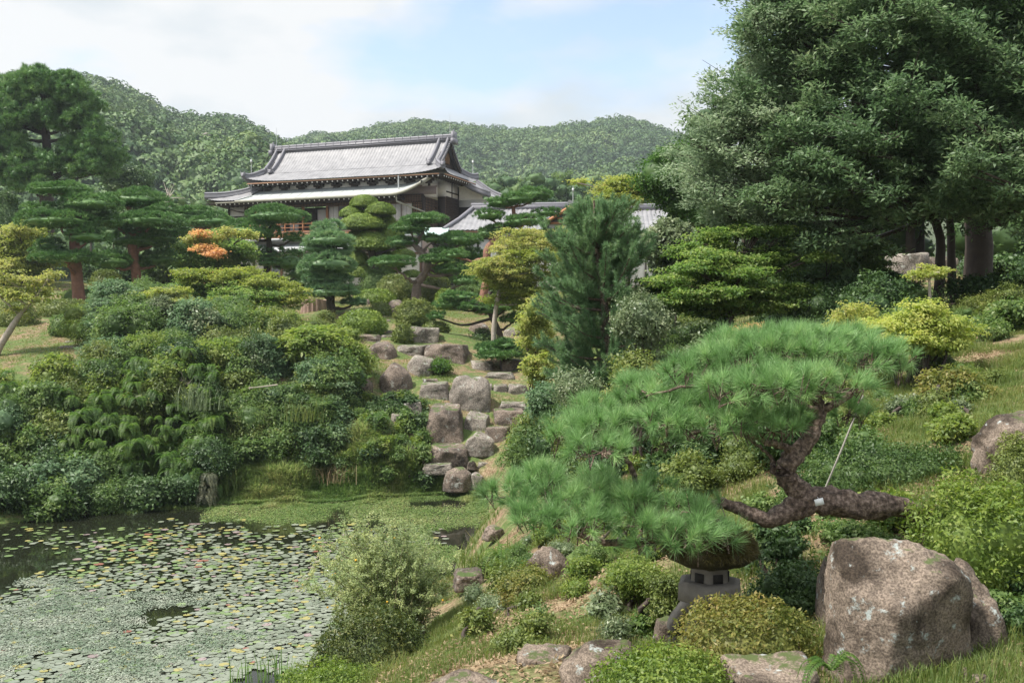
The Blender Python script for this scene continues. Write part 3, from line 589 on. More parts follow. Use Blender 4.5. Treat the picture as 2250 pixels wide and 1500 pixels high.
for sx, e in ((1, x1 - gi), (-1, x0 + gi)):
    for inset in (-.15, .55):
        ridge_line([(e - sx * inset, gy + .1 - (.55 if inset > 0 else 0) * 0, gz_ + .1)] + [(e - sx * inset, gy + (ym - gy) * t, zs(t) + .04) for t in (.25, .5, .75, 1)], .18, .16, 'descending_ridge')
    ridge_line([(e + sx * (gi + .02), -.02, ez + .45), (e + sx * .75, .45, ez + .42), (e + sx * .1, gy, gz_ + .06)], .2, .2, 'hip_ridge')
    ridge_line([(e + sx * (gi + .02), yb + .02, ez + .45), (e + sx * .75, yb - .45, ez + .42), (e + sx * .1, yb - gy, gz_ + .06)], .2, .2, 'hip_ridge')
    for yy, zz, ex in ((gy - .05, gz_ + .18, e - sx * .5), (.02, ez + .62, e + sx * (gi - .05)), (gy + .1, gz_ + .2, e + sx * .15)):
        g = G(); g.box((ex, yy - .05, zz), (.3, .2, .3)); g.tube([(ex - .14, yy - .1, zz + .1), (ex - .18, yy - .12, zz + .3)], [.05, .02], 6); g.tube([(ex + .14, yy - .1, zz + .1), (ex + .18, yy - .12, zz + .3)], [.05, .02], 6); g.box((ex, yy - .16, zz - .08), (.18, .06, .16)); hp('demon_tile', g, 'ridge', roof)
    # gable
    g = G(); g.add([(e - sx * .1, gy + .1, gz_ + .1), (e - sx * .1, yb - gy - .1, gz_ + .1), (e - sx * .1, ym, rz - .12), (e - sx * .14, gy + .1, gz_ + .1), (e - sx * .14, yb - gy - .1, gz_ + .1), (e - sx * .14, ym, rz - .12)], [[0, 1, 2], [3, 5, 4]])
    gb = hp('gable_wall', g, 'dark')
    g = G(); 
    for yy in np.linspace(ym - .55, ym + .55, 9): hh = (rz - gz_) * (1 - abs(yy - ym) / 1.9) * .75; g.bx(e - sx * .07, e - sx * .02, yy - .025, yy + .025, gz_ + .35, gz_ + .25 + hh * .75)
    hp('gable_lattice', g, 'lattice', gb)
    for s2 in (0, 1):
        pts = [(e + sx * .3, gy - .1 + (ym - gy + .1) * t if not s2 else yb - gy + .1 - (ym - gy + .1) * t, zs(t) - .02) for t in np.linspace(0, 1, 9)]
        g = G(); P = np.array([[(p_[0] - sx * .06, p_[1], p_[2] - .34), (p_[0] + sx * .0, p_[1], p_[2] - .34), (p_[0], p_[1], p_[2]), (p_[0] - sx * .06, p_[1], p_[2])] for p_ in pts]); g.grid(P, closed=True); hp('barge_board', g, 'dark')
        g = G()
        for t in np.linspace(.03, .97, 17):
            yy = gy - .1 + (ym - gy + .1) * t; yy = yy if not s2 else yb - yy; g.tube([(e + sx * .02, yy, zs(t) + .06), (e + sx * .4, yy, zs(t) + .05)], .07, 7)
        hp('verge_tiles', g, 'ridge', roof)
# eaves: boards, rafters with white tips, under-eave soffit
def eave(x0, x1, y, z, into, name='rafter_row', step=.42, front=True, tip=.075, edge='eave'):
    g = G(); g2 = G(); g3 = G()
    n = int((x1 - x0) / step)
    for i in range(n + 1):
        x = x0 + .1 + i * (x1 - x0 - .2) / n
        g.bx(x - .05, x + .05, y + .12, y + into, z - .22, z - .10); g2.bx(x - tip / 2, x + tip / 2, y + .085, y + .118, z - .22, z - .22 + tip * 1.3)
    g3.bx(x0, x1, y + .02, y + .06, z - .09, z - .01)
    a = hp(name, g, 'dark'); hp('rafter_tips', g2, 'end', a); hp('eave_board', g3, edge)
    g = G(); g.bx(x0 + .05, x1 - .05, y + .08, y + into, z - .085, z - .04); hp('soffit', g, 'dark')
eave(x0 + .35, x1 - .35, 0, ez - .02, 1.15)
g = G(); g2 = G()
for i in range(15): yy = .35 + i * .41; g.bx(x1 - 1.1, x1 - .12, yy - .05, yy + .05, ez - .24, ez - .12); g2.bx(x1 - .118, x1 - .085, yy - .04, yy + .04, ez - .24, ez - .15)
a = hp('rafter_row', g, 'dark'); hp('rafter_tips', g2, 'end', a)
g = G(); g.bx(x1 - .06, x1 - .02, .3, yb - .3, ez - .11, ez - .03); hp('eave_board', g, 'eave')
g = G(); g.bx(x1 - 1.1, x1 - .08, .2, yb - .2, ez - .115, ez - .06); hp('soffit', g, 'dark')
# upper wall band (white plaster with bracket posts)
g = G(); g.bx(1.1, LX - 2.05, 1.1, 5.3, 6.95, ez - .05); hp('upper_wall', g, 'white')
for i in range(10):
    xx = 1.5 + i * 1.5; g = G(); g.bx(xx - .09, xx + .09, 1.02, 1.12, 7.0, ez - .1); g.bx(xx - .42, xx + .42, .9, 1.1, ez - .42, ez - .26); g.bx(xx - .25, xx + .25, .94, 1.1, ez - .56, ez - .42); hp('eave_bracket', g, 'dark')
g = G(); g.bx(1.0, LX - 1.0, .98, 1.16, 7.42, 7.5); g.bx(1.05, LX - 1.05, 1.0, 1.1, 6.9, 7.42); hp('wall_band', g, 'band')
g = G(); g.bx(1.15, LX - 2.1, .93, .985, 7.5, 7.58); hp('wall_band', g, 'brown')
# copper canopy over the front, with its swept-up right end
g = G(); xa, xb = -.2, 13.3; ey = -.75; cz0, cz1 = 6.85, 7.72
def canopy(x): return np.where(x > 12.6, .0 + .95 * ((x - 12.6) / 2.9) ** 2, 0)
X = np.concatenate([np.linspace(xa, 12.6, 60), np.linspace(12.7, 15.2, 16)]); v = np.linspace(0, 1, 8)
P = np.array([[(x, ey + (1.02 - ey) * t, cz0 + (cz1 - cz0) * t ** 1.1 + float(canopy(np.array(x))) * (1 - .25 * t)) for t in v] for x in X]); g.grid(P)
for x in X[:-17:4]: g.tube([(x, ey + (1.02 - ey) * t, cz0 + (cz1 - cz0) * t ** 1.1 + .012) for t in v], .012, 4)
cop = hp('copper_canopy', g, 'copper')
g = G(); e2 = P[:, 0]; B = np.array([[(p_[0], p_[1] - .02, p_[2] - .16), (p_[0], p_[1] + .1, p_[2] - .16), (p_[0], p_[1] + .1, p_[2] + .02), (p_[0], p_[1] - .02, p_[2] + .02)] for p_ in e2]); g.grid(B, closed=True)
e2 = P[-1]; B = np.array([[(p_[0] - .05, p_[1], p_[2] - .2), (p_[0] + .12, p_[1], p_[2] - .2), (p_[0] + .12, p_[1], p_[2] + .05), (p_[0] - .05, p_[1], p_[2] + .05)] for p_ in e2]); g.grid(B, closed=True); hp('canopy_edge', g, 'copedge', cop)
eave(xa - 1.8, 13.2, ey, cz0 - .06, 1.7, step=.40, edge='copedge')
# lower tiled roofs at both ends
g = G(); tiles(g, (-2.9, ey, 6.85), (.0, ey, 6.85), (1.15, 1.05, 7.95), (.7, 1.05, 7.9), 130, 22, sag=.06, lift=lambda u, v: .30 * (1 - u) ** 4 * (1 - v) ** 2)
tiles(g, (-2.9, 6, 6.85), (-2.9, ey, 6.85), (.7, 1.05, 7.9), (1.1, 6, 7.9), 60, 10, sag=.06); lowl = hp('lower_roof', g, 'tile')
roof_keep = roof; roof = lowl
ridge_line([(-2.9, ey, 7.2), (-1.5, -.05, 7.28), (0, .65, 7.62), (.95, 1.1, 8.15)], .22, .22, 'hip_ridge')
g = G(); g.bx(-2.88, 1.1, ey + .1, 6, 6.68, 6.76); hp('soffit', g, 'dark')
g = G(); tiles(g, (18.1, 5.2, 7.1), (18.1, 9.6, 7.1), (15.2, 9.6, 8.75), (15.2, 5.2, 8.75), 140, 24, sag=.15); lowr = hp('lower_roof', g, 'tile'); roof = lowr
ridge_line([(15.2, 5.15, 8.75), (16.6, 5.1, 7.75), (18.1, 5.1, 7.12)], .2, .2, 'verge_ridge'); ridge_line([(15.2, 9.6, 8.8), (16.6, 9.6, 7.85), (18.15, 9.6, 7.25)], .2, .16, 'hip_ridge')
g = G(); g.bx(15.2, 17.2, 5.9, 9.2, 0, 7.0); g.add([(15.2, 5.89, 7.0), (17.2, 5.89, 7.0), (17.2, 5.89, 7.35), (15.2, 5.89, 8.4)], [[0, 1, 2, 3]]); hp('side_wall', g, 'white'); g = G(); g.bx(15.2, 16.9, 5.84, 5.895, 3.5, 6.45); g.bx(16.9, 17.25, 5.82, 5.89, 3.5, 3.9); hp('board_cladding', g, 'dark')
roof = roof_keep
# main storey: transom lattice, posts, boards, balcony, sliding doors
g = G(); g.bx(-.5, 14.6, .92, 1.08, 6.35, 6.95); tr = hp('transom', g, 'dark'); g = G()
for x in np.arange(-.3, 14.5, .13): g.bx(x, x + .035, .885, .915, 6.4, 6.9)
for z in (6.5, 6.65, 6.8): g.bx(-.4, 14.5, .87, .884, z, z + .025)
hp('transom_lattice', g, 'brown', tr)
g = G(); g.bx(-1.95, .55, .95, 5.8, 3.4, 6.7); hp('plaster_wall', g, 'white')
g = G(); g.bx(-2.0, -1.86, .88, 1.0, 3.4, 6.75); g.bx(-1.86, -.5, .9, .94, 5.75, 5.88); g.bx(-1.86, -.5, .9, .94, 3.4, 4.0); hp('timber_frame', g, 'dark')
aw = G(); xs = np.linspace(-1.42, -.55, 12); ap = [( x, .93, 5.05 + .3 * math.sqrt(max(0, 1 - ((x + .985) / .435) ** 2)) ** .7) for x in xs]
V = np.array([(x, .93, 4.1) for x in xs] + ap); aw.add(V, [[i, i + 1, i + 13, i + 12] for i in range(11)]); wn = hp('window', aw, 'glass'); g = G(); g.tube([(xs[0], .92, 4.1)] + [(a_[0], .92, a_[2]) for a_ in ap] + [(xs[-1], .92, 4.1)], .04, 5); g.tube([(-1.42, .92, 4.1), (-.55, .92, 4.1)], .05, 5); hp('window_frame', g, 'brown', wn)
g = G(); g.bx(-.5, .6, .86, .95, 3.7, 6.4); g2 = G()
for x in np.arange(-.45, .6, .15): g2.bx(x, x + .03, .84, .859, 3.7, 6.35)
bw = hp('board_cladding', g, 'brown'); hp('board_battens', g2, 'dark', bw)
g = G(); g.bx(.6, 6.84, 2.6, 2.7, 4.4, 6.5); hp('room_back_wall', g, 'dark')
g = G(); g.bx(.55, 14.6, -.15, 1.3, 4.30, 4.42); hp('veranda_floor', g, 'brown')
for xx, w_ in ((1.9, .9), (3.3, .8), (5.75, .85)):
    g = G(); g.bx(xx - w_ / 2, xx + w_ / 2, 1.9, 1.94, 4.5, 6.25); p_ = hp('paper_door', g, 'shoji'); g = G(); g.bx(xx - w_ / 2 - .05, xx - w_ / 2, 1.86, 1.95, 4.45, 6.3); g.bx(xx + w_ / 2, xx + w_ / 2 + .05, 1.86, 1.95, 4.45, 6.3); hp('door_frame', g, 'dark', p_)
for xx in (.62, 2.6, 4.72, 6.78): g = G(); g.bx(xx - .075, xx + .075, .8, .95, 4.2, 6.4); hp('veranda_post', g, 'orange')
g = G(); g.bx(.6, 6.8, -.1, -.03, 4.98, 5.05); g.bx(.6, 6.8, -.09, -.04, 4.72, 4.77); g.bx(.6, 6.8, -.1, -.03, 4.42, 4.5)
for x in np.arange(.65, 6.9, .77): g.bx(x - .035, x + .035, -.1, -.03, 4.4, 5.12)
hp('balcony_railing', g, 'orange')
g = G(); g.bx(.2, 13.6, -.22, -.1, 3.98, 4.28); fb = hp('floor_fascia', g, 'orange'); g = G()
for x in np.arange(.3, 13.6, .46): g.bx(x - .03, x + .03, -.25, -.221, 3.96, 4.3)
hp('fascia_battens', g, 'brown', fb)
g = G(); g.bx(.0, 14.2, -.4, .95, 3.84, 3.96); hp('floor_gutter', g, 'metal')
for i in range(8):
    xa_ = 6.86 + i * .855; g = G(); g.bx(xa_, xa_ + .83, .93, .95, 4.45, 6.35); d = hp('sliding_door', g, 'shoji' if i not in (1, 2) else 'glass'); g = G()
    g.bx(xa_ - .02, xa_ + .03, .9, .929, 4.42, 6.38); g.bx(xa_ + .4, xa_ + .415, .915, .929, 4.42, 6.38); g.bx(xa_, xa_ + .83, .9, .929, 5.0, 5.04); g.bx(xa_, xa_ + .83, .9, .929, 4.42, 4.5); g.bx(xa_, xa_ + .83, .9, .929, 6.3, 6.38)
    for x in np.arange(.1, .8, .105): g.bx(xa_ + x, xa_ + x + .008, .922, .929, 5.04, 6.3)
    for z in np.arange(4.6, 5.0, .12): g.bx(xa_, xa_ + .83, .918, .929, z, z + .015)
    hp('door_frame', g, 'brown', d)
def latt(x0, x1, y0, y1, z0, z1, name='lattice_panel', back='brown', side=False, st=.24):
    g = G(); g.bx(x0, x1, y0, y1, z0, z1); b = hp(name, g, back); g = G()
    if side:
        for y in np.arange(y0 + .05, y1, st): g.bx(x1, x1 + .06, y, y + .04, z0, z1)
        for z in np.arange(z0 + .08, z1, st * .8): g.bx(x1, x1 + .045, y0, y1, z, z + .035)
    else:
        for x in np.arange(x0 + .05, x1, st * .8): g.bx(x, x + .035, y0 - .06, y0, z0, z1)
        for z in np.arange(z0 + .08, z1, st * .8): g.bx(x0, x1, y0 - .045, y0, z, z + .035)
    hp('lattice_bars', g, 'dark', b)
latt(13.72, 14.58, .93, 1.0, 4.42, 6.35, back='lattice'); latt(14.4, 14.6, 1.0, 3.55, 1.5, 6.75, back='lattice', side=True); latt(15.0, 15.2, 3.55, 5.9, .5, 7.0, back='lattice', side=True, st=.2)
g = G(); g.bx(14.6, 15.2, 3.45, 3.6, 0, 7.0); g.bx(14.5, 14.7, .85, 1.05, .3, 6.8); g.bx(15.1, 15.28, 5.8, 5.95, .3, 8.0); hp('corner_post', g, 'dark')
g = G(); g.bx(14.45, 15.21, 3.6, 5.88, 7.0, ez - .1); hp('side_plaster', g, 'white'); g = G(); g.bx(15.21, 15.25, 3.6, 5.88, 7.35, 7.45); g.bx(15.21, 15.25, 4.6, 4.7, 7.0, ez - .1); g.bx(15.21, 15.25, 3.6, 5.88, 6.95, 7.05); hp('timber_frame', g, 'dark')
# downpipes
g = G(); g.tube([(13.1, -.02, ez - .05), (13.1, .0, 7.15)], .045, 6); hp('downpipe', g, 'metal'); g = G(); g.tube([(.75, -.02, ez - .1), (.75, .0, 7.3), (.0, -.6, 6.95)], .05, 6); hp('downpipe', g, 'metal')
g = G(); g.tube([(13.15, -.5, 6.75), (13.2, -.5, 6.3), (14.0, .3, 5.95), (14.75, .8, 5.65), (14.75, .85, 4.2)], .07, 7); hp('downpipe', g, 'copedge')
g = G(); g.tube([(-1.9, -.6, 6.75), (-1.7, -.5, 6.5), (-.9, .6, 6.2), (-.3, .82, 6.1)], .05, 6); hp('downpipe', g, 'dark')
# ground floor
g = G(); g.bx(-1.9, 14.5, .95, 5.8, -.6, 3.8); hp('ground_floor_wall', g, 'white')
g = G(); P = np.array([[(x, -1.3 + 2.2 * t, 2.95 + .75 * t) for t in np.linspace(0, 1, 5)] for x in np.linspace(-.9, 14.0, 40)]); g.grid(P); g.grid(P - [0, 0, .07]); gc = hp('ground_canopy', g, 'metal'); g = G(); g.bx(-.9, 14, -1.3, -1.2, 2.76, 2.9); hp('canopy_edge', g, 'dark', gc)
for xx in (2.3, 10.6):
    g = G(); g.bx(xx - .38, xx + .38, .9, .94, .95, 2.3); wn = hp('window', g, 'glass'); g = G(); g.bx(xx - .58, xx - .4, .86, .94, .75, 2.45); g.bx(xx + .4, xx + .58, .86, .94, .75, 2.45); g.bx(xx - .58, xx + .58, .84, .94, .6, .92); g.bx(xx - .58, xx + .58, .86, .94, 2.3, 2.5); hp('window_frame', g, 'eave', wn)
    g = G(); g.bx(xx - .39, xx - .24, .87, .9, .95, 2.3); g.bx(xx + .24, xx + .39, .87, .9, .95, 2.3); hp('window_curtain', g, 'metal', wn)
g = G(); g.bx(-1.95, 14.6, .86, .95, .3, .5); g.bx(-1.95, 14.6, .86, .95, 2.65, 2.8)
for x in (-1.9, 0.3, 4.2, 6.0, 8.2, 12.5, 14.4): g.bx(x - .08, x + .08, .88, .95, -.5, 2.9)
hp('timber_frame', g, 'brown')

# ---- side wings, each with a tiled roof
def wing(loc, rz_, label, L, D, ze, zr, hipl=0, hipr=0, wallcol='white', gable=None):
    w_ = thing('side_building', loc, label, 'building'); w_.rotation_euler = (0, 0, rz_); ORG[w_.name] = np.zeros(3)
    g = G(); tiles(g, (0, 0, ze), (L, 0, ze), (L - hipr, D / 2, zr), (hipl, D / 2, zr), int(L * 42), 24, sag=.08, ribs=.3, amp=.05)
    tiles(g, (L, D, ze), (0, D, ze), (hipl, D / 2, zr), (L - hipr, D / 2, zr), int(L * 8), 6, sag=.08, ribs=.3)
    if hipl: tiles(g, (0, D, ze), (0, 0, ze), (hipl, D / 2, zr), (hipl, D / 2 + .02, zr), 80, 12, sag=.08, ribs=.3)
    if hipr: tiles(g, (L, 0, ze), (L, D, ze), (L - hipr, D / 2 + .02, zr), (L - hipr, D / 2, zr), 80, 12, sag=.08, ribs=.3)
    rf = g.build('roof', HM['tile'], w_)
    g = G(); g.bx(hipl - .1, L - hipr + .1, D / 2 - .15, D / 2 + .15, zr - .05, zr + .26); g.tube([(hipl - .15, D / 2, zr + .3), (L - hipr + .15, D / 2, zr + .3)], .12, 8)
    if hipl: g.tube([(0, 0, ze + .12), (hipl / 2, D / 4, (ze + zr) / 2 + .06), (hipl, D / 2, zr + .15)], .13, 7)
    g.build('ridge_cap', HM['ridge'], rf)
    g = G(); g.bx(.5, L - .5, .6, D - .6, -1.5, ze); g.build('wall', HM[wallcol], w_)
    g = G(); g.bx(.45, L - .45, .52, .59, 0, .3); g.bx(.45, L - .45, .52, .59, ze - .5, ze - .3)
    for x in np.arange(.6, L - .4, 1.4): g.bx(x, x + .12, .54, .59, -1, ze - .1)
    g.build('timber_frame', HM['dark'], w_)
    g = G(); g.bx(.05, L - .05, .03, .08, ze - .12, ze - .02); g.build('eave_board', HM['eave'], w_)
    if not hipr or not hipl:
        for e, h in ((0, hipl), (L, hipr)):
            if h: continue
            g = G(); g.add([(e + (.3 if e == 0 else -.3), .4, ze), (e + (.3 if e == 0 else -.3), D - .4, ze), (e + (.3 if e == 0 else -.3), D / 2, zr - .1)], [[0, 1, 2]]); g.build('gable_wall', HM['brown'], w_)
            g = G(); g.tube([(e, -.02, ze - .1), (e, D / 2, zr - .12)], .1, 4); g.tube([(e, D + .02, ze - .1), (e, D / 2, zr - .12)], .1, 4); g.build('barge_board', HM['orange'], w_)
    return w_
wing(tuple(at(975, 508, 62)[:2]) + (6.6,), R(-6), 'low side building with a hipped grey tile roof beside the main house', 8.5, 6.5, 3.85, 5.5, 1.4, 0)
w2 = wing(tuple(at(1165, 512, 66)[:2]) + (6.6,), R(-3), 'long low building with pale roof tiles and orange gable boards behind the right garden pine', 9.5, 6.5, 4.1, 5.9, 0, 0)
g = G()
p0 = np.array([3.1, -2.0, 0]); ap = p0 + [0, 0, 5.35]
w3 = thing('gabled_porch', tuple(at(1252, 500, 61)[:2]) + (6.6,), 'small porch with orange triangular gable beneath the pale roof', 'building'); w3.rotation_euler = (0, 0, R(-8)); ORG[w3.name] = np.zeros(3)
g = G(); tiles(g, (-1.7, 4.5, 4.25), (-1.7, 0, 4.25), (0, 0, 5.35), (0, 4.5, 5.35), 90, 12, ribs=.28); tiles(g, (1.7, 0, 4.25), (1.7, 4.5, 4.25), (0, 4.5, 5.35), (0, 0, 5.35), 90, 12, ribs=.28); g.tube([(0, -.1, 5.5), (0, 4.5, 5.5)], .14, 8); g.build('roof', HM['tile'], w3)
g = G(); g.add([(-1.4, .3, 4.2), (1.4, .3, 4.2), (0, .3, 5.15)], [[0, 1, 2]]); g.build('gable_wall', HM['dark'], w3)
g = G(); g.tube([(-1.75, -.05, 4.12), (0, -.05, 5.22)], .1, 4); g.tube([(1.75, -.05, 4.12), (0, -.05, 5.22)], .1, 4); g.bx(-1.2, 1.2, .1, .25, 4.2, 4.32); g.bx(-.8, .8, .1, .25, 4.5, 4.6); g.build('barge_board', HM['orange'], w3)
g = G(); g.bx(-1.3, 1.3, .4, 4.3, -1, 4.2); g.build('wall', HM['white'], w3)
wing(tuple(at(1345, 492, 70)[:2]) + (6.8,), R(-3), 'pale roofed outbuilding half hidden behind the tall blue pine', 3.6, 5, 4.3, 5.7, 1, 0, wallcol='dark')
g = G(); P = np.array([[tuple(at(928 + 6 * i, 516 - 22 * (j / 4.), 60.5)) for j in range(5)] for i in range(10)]); P[..., 1] += np.linspace(0, 1.8, 5)[None]; g.grid(P); g.grid(P - [0, 0, .08]); rr_ = g.build('sheet_roof', HM['verd'])
g = G(); q_ = at(955, 516, 61.5); g.bx(q_[0] - .8, q_[0] + .8, q_[1] + .3, q_[1] + 1.4, 6, q_[2] - .3); g.build('shed_wall', HM['dark'], rr_); tag(rr_, 'small verdigris copper roof of a lean-to beside the tiled side building', 'lean-to')
for px_, t_, b_, Y_, lb in ((552, 348, 392, 95, 'thin antenna pole left of the house roof'), (1039, 350, 372, 95, 'thin antenna pole right of the gable'), (1259, 410, 470, 85, 'slim metal pole above the pale roof behind the right garden pine')):
    g = G(); a = at(px_, t_, Y_); g.tube([(a[0], a[1], 6.5), tuple(a)], [.06, .03], 6); g.box((a[0], a[1], a[2] - .3), (.16, .16, .3)); tag(g.build('antenna_pole', HM['metal']), lb, 'pole')
# ------------------------------------------------------------------ pines
def ground_at(px, Y):
    x = (px - 1125) / F * Y; return np.array([x, Y, gz1(x, Y)])
def pad(g, c, rx, ry, rz, sp, rt, nn, wd, seed=0, under=.25, spread=.7, tone0=0, lump=.3):
    """one flat cloud of needle tufts: domed on top, flatter underneath"""
    q = np.random.default_rng(seed); K = max(14, int(math.pi * rx * ry * 1.25 / sp ** 2)); 
    r = np.sqrt(q.uniform(0, 1, K)); a = q.uniform(0, 6.283, K); edge = 1 + lump * .6 * fbm(np.stack([np.cos(a) * 1.6, np.sin(a) * 1.6, a * 0 + seed], 1), 1, 2, seed)
    x, y = np.cos(a) * r * edge, np.sin(a) * r * edge
    h = np.sqrt(np.clip(1 - r ** 2.4, 0, 1)); bump = 1 + lump * 1.6 * fbm(np.stack([x * 2.2, y * 2.2, x * 0 + seed * 3.1], 1), 1, 2, seed)
    low = q.uniform(0, 1, K) < under; z = np.where(low, -h * q.uniform(.1, .7, K) * .8, h * bump) * 1.0
    P = np.asarray(c) + np.stack([x * rx, y * ry, z * rz * .9 - rz * .15], 1)
    ax = unit(np.stack([x * r * 1.5, y * r * 1.5, np.where(low, .1, .9)], 1) + q.normal(size=(K, 3)) * .18)
    tone = np.clip(tone0 + .5 + q.normal(size=K) * .33, 0, 1)
    needles(g, P, ax, nn, rt, wd, spread, tone)
    return P
def limb(g, pts, r0, r1, k=7, bump=.15, n=14, seed=0):
    P = spline(pts, n); P[1:-1] += np.random.default_rng(seed).normal(size=(n - 2, 3)) * r0 * .25
    g.tube(P, np.linspace(r0, r1, n), k, bump, seed)
def garden_pine(label, Y, trunk, pads, mat='pine', bark='bark_red', sp=.115, rt=.16, nn=22, wd=.026, name='garden_pine', ground=True, twigs=5, dep=.8, spread=.7, group=None, tone0=0):
    s = S(Y); q = np.random.default_rng(int(abs(trunk[0][0])))
    tp = np.array([at(p[0], p[1], Y + (p[3] if len(p) > 3 else 0)) for p in trunk]); tr = np.array([p[2] * s for p in trunk])
    if ground:
        b = ground_at(trunk[0][0], tp[0][1]); b[2] -= .2; 
        if b[2] < tp[0][2]: tp = np.vstack([b, tp]); tr = np.append(tr[0] * 1.25, tr)
        else: tp[0][2] = b[2]
    t = thing(name, tp[0], label, 'pine tree', group)
    n = 22; P = spline(tp, n); R_ = np.interp(np.linspace(0, 1, n), np.linspace(0, 1, len(tr)), tr)
    g = G(); g.tube(P, R_, 9, .15, 3); g.build('trunk', M[bark], t, True)
    for i, p in enumerate(pads):
        px, py, rx, rz = p[:4]; dy = p[4] if len(p) > 4 else q.uniform(-.5, .5) * rx * s
        c = at(px, py, Y + dy); w_ = rx * s; g = G()
        core(g, c - [0, 0, rz * s * .12], [w_ * .8, w_ * dep * .8, rz * s * .5], 3, .15, .35, i)
        pad(g, c, w_, w_ * dep, rz * s * 1.1, sp, rt, nn, wd, seed=i * 13 + int(abs(px)), spread=spread, tone0=tone0 + q.uniform(-.1, .1))
        pd = g.build('foliage_pad', M[mat], t)
        d = np.linalg.norm(P - c + np.array([0, 0, w_ * .35]), axis=1) + np.maximum(0, P[:, 2] - c[2]) * 3; j = int(np.argmin(d)); a = P[j]
        g = G(); e = c - np.array([0, 0, rz * s * .45]); mid = (a + e) / 2 + np.array([q.normal() * .1, q.normal() * .1, -.12 * np.linalg.norm(e - a)]) 
        limb(g, [a, mid, e], min(R_[j] * .6, .11), .03, 6, .15, 10, i)
        for k in range(twigs):
            an = q.uniform(0, 6.28); f = q.uniform(.3, .85); tip = c + np.array([math.cos(an) * w_ * f, math.sin(an) * w_ * dep * f, rz * s * .15]); limb(g, [e + (mid - e) * q.uniform(0, .4), (e + tip) / 2 - [0, 0, rz * s * .25], tip], .028, .01, 5, .1, 6, k)
        g.build('branch', M[bark], t, True)
    return t
garden_pine('red-barked garden pine with many flat clipped cloud pads, left of the two big lawn pines', 46, [(172, 640, 13), (165, 560, 11), (163, 520, 11), (158, 470, 8), (150, 430, 5)],
    [(135, 417, 64, 15), (195, 447, 70, 24, -.5), (85, 460, 40, 15), (130, 486, 88, 22, -.8), (222, 485, 42, 18), (195, 520, 46, 18, -1), (110, 541, 35, 14), (150, 566, 78, 15, -.8), (90, 553, 28, 12)])
garden_pine('dark-trunked garden pine with broad cloud pads, right of the two big lawn pines', 49, [(300, 610, 10), (293, 560, 10), (290, 520, 10), (305, 505, 9), (290, 478, 7), (283, 455, 5)],
    [(300, 440, 72, 22), (250, 446, 42, 15), (345, 458, 45, 18), (330, 486, 72, 20, -1), (255, 490, 42, 15), (310, 528, 75, 24), (245, 575, 50, 22), (352, 522, 42, 15), (285, 580, 45, 18, .5), (350, 570, 46, 22, 1)], bark='bark_red')
garden_pine('pair of low pine pads rising just left of the house wall', 57, [(455, 560, 7), (450, 520, 6), (455, 490, 5)], [(425, 466, 46, 13), (466, 487, 50, 17, -1), (400, 475, 40, 16), (520, 505, 28, 13), (385, 505, 60, 22, 1)])
garden_pine('garden pine with rounded pads in front of the veranda at the left of the house', 52, [(583, 625, 8), (590, 560, 7), (592, 540, 7), (588, 510, 6)],
    [(608, 475, 67, 23), (551, 508, 65, 23, -.6), (645, 522, 30, 10), (635, 574, 38, 30, .5), (577, 558, 32, 15), (592, 577, 28, 12, -.5), (655, 600, 25, 22, 1)], bark='bark_dark')
garden_pine('compact egg-shaped upright pine in front of the house centre', 43, [(728, 690, 10), (726, 650, 9), (727, 600, 8), (722, 540, 7), (722, 505, 4)],
    [(720, 503, 36, 17), (724, 528, 55, 20, -.3), (695, 545, 34, 16), (748, 552, 34, 17, .2), (722, 578, 60, 22, -.5), (692, 592, 36, 17), (755, 588, 34, 16), (722, 612, 52, 15), (700, 640, 34, 16, .4), (728, 640, 55, 16, -.3), (765, 638, 28, 13), (780, 664, 30, 9)], mat='pine_blue', bark='bark_dark', sp=.11, rt=.18, nn=22, wd=.025)
garden_pine('twisted pine with a pale crooked trunk and stacked pads right of the clipped topiary tree', 50, [(915, 640, 11), (922, 615, 9), (940, 592, 8), (934, 562, 8), (912, 538, 7), (930, 515, 5), (918, 498, 4)],
    [(932, 482, 52, 11), (902, 501, 44, 13, -.4), (885, 532, 34, 12), (950, 525, 24, 11), (861, 577, 52, 14, -1), (962, 569, 38, 11, -.8), (975, 553, 36, 8), (991, 592, 38, 13, -.6), (1021, 616, 32, 14, -1), (1014, 527, 50, 19), (1040, 560, 30, 16), (1035, 590, 28, 12, .5)], bark='bark_tan')
garden_pine('tall open pine with slanting flat top and bare twigs against the side roofs', 47, [(1062, 650, 9), (1072, 600, 8), (1070, 552, 9), (1088, 528, 7), (1110, 500, 6), (1128, 478, 5), (1128, 455, 4)],
    [(1103, 447, 36, 13), (1140, 438, 42, 15), (1175, 428, 44, 15), (1078, 474, 34, 14), (1202, 468, 29, 12), (1155, 486, 48, 14), (1110, 504, 38, 12), (1076, 512, 28, 16), (1000, 560, 30, 11)], bark='bark_red', twigs=9)
garden_pine('low pine with an outstretched left branch above the grassy mound', 40, [(1098, 735, 7), (1072, 672, 6), (1078, 640, 5)],
    [(1008, 652, 40, 10), (985, 668, 30, 12), (1030, 672, 30, 11), (960, 694, 20, 10), (1075, 682, 34, 12), (1112, 672, 40, 14), (1130, 700, 32, 12)], bark='bark_dark', sp=.105, rt=.15)
garden_pine('small spreading pine crouching beside the grey block at the steps', 36, [(1105, 790, 5), (1103, 775, 5)], [(1085, 765, 44, 14), (1112, 757, 36, 12), (1095, 780, 44, 10, -.4), (1130, 775, 28, 12)], bark='bark_dark', sp=.10, rt=.14)

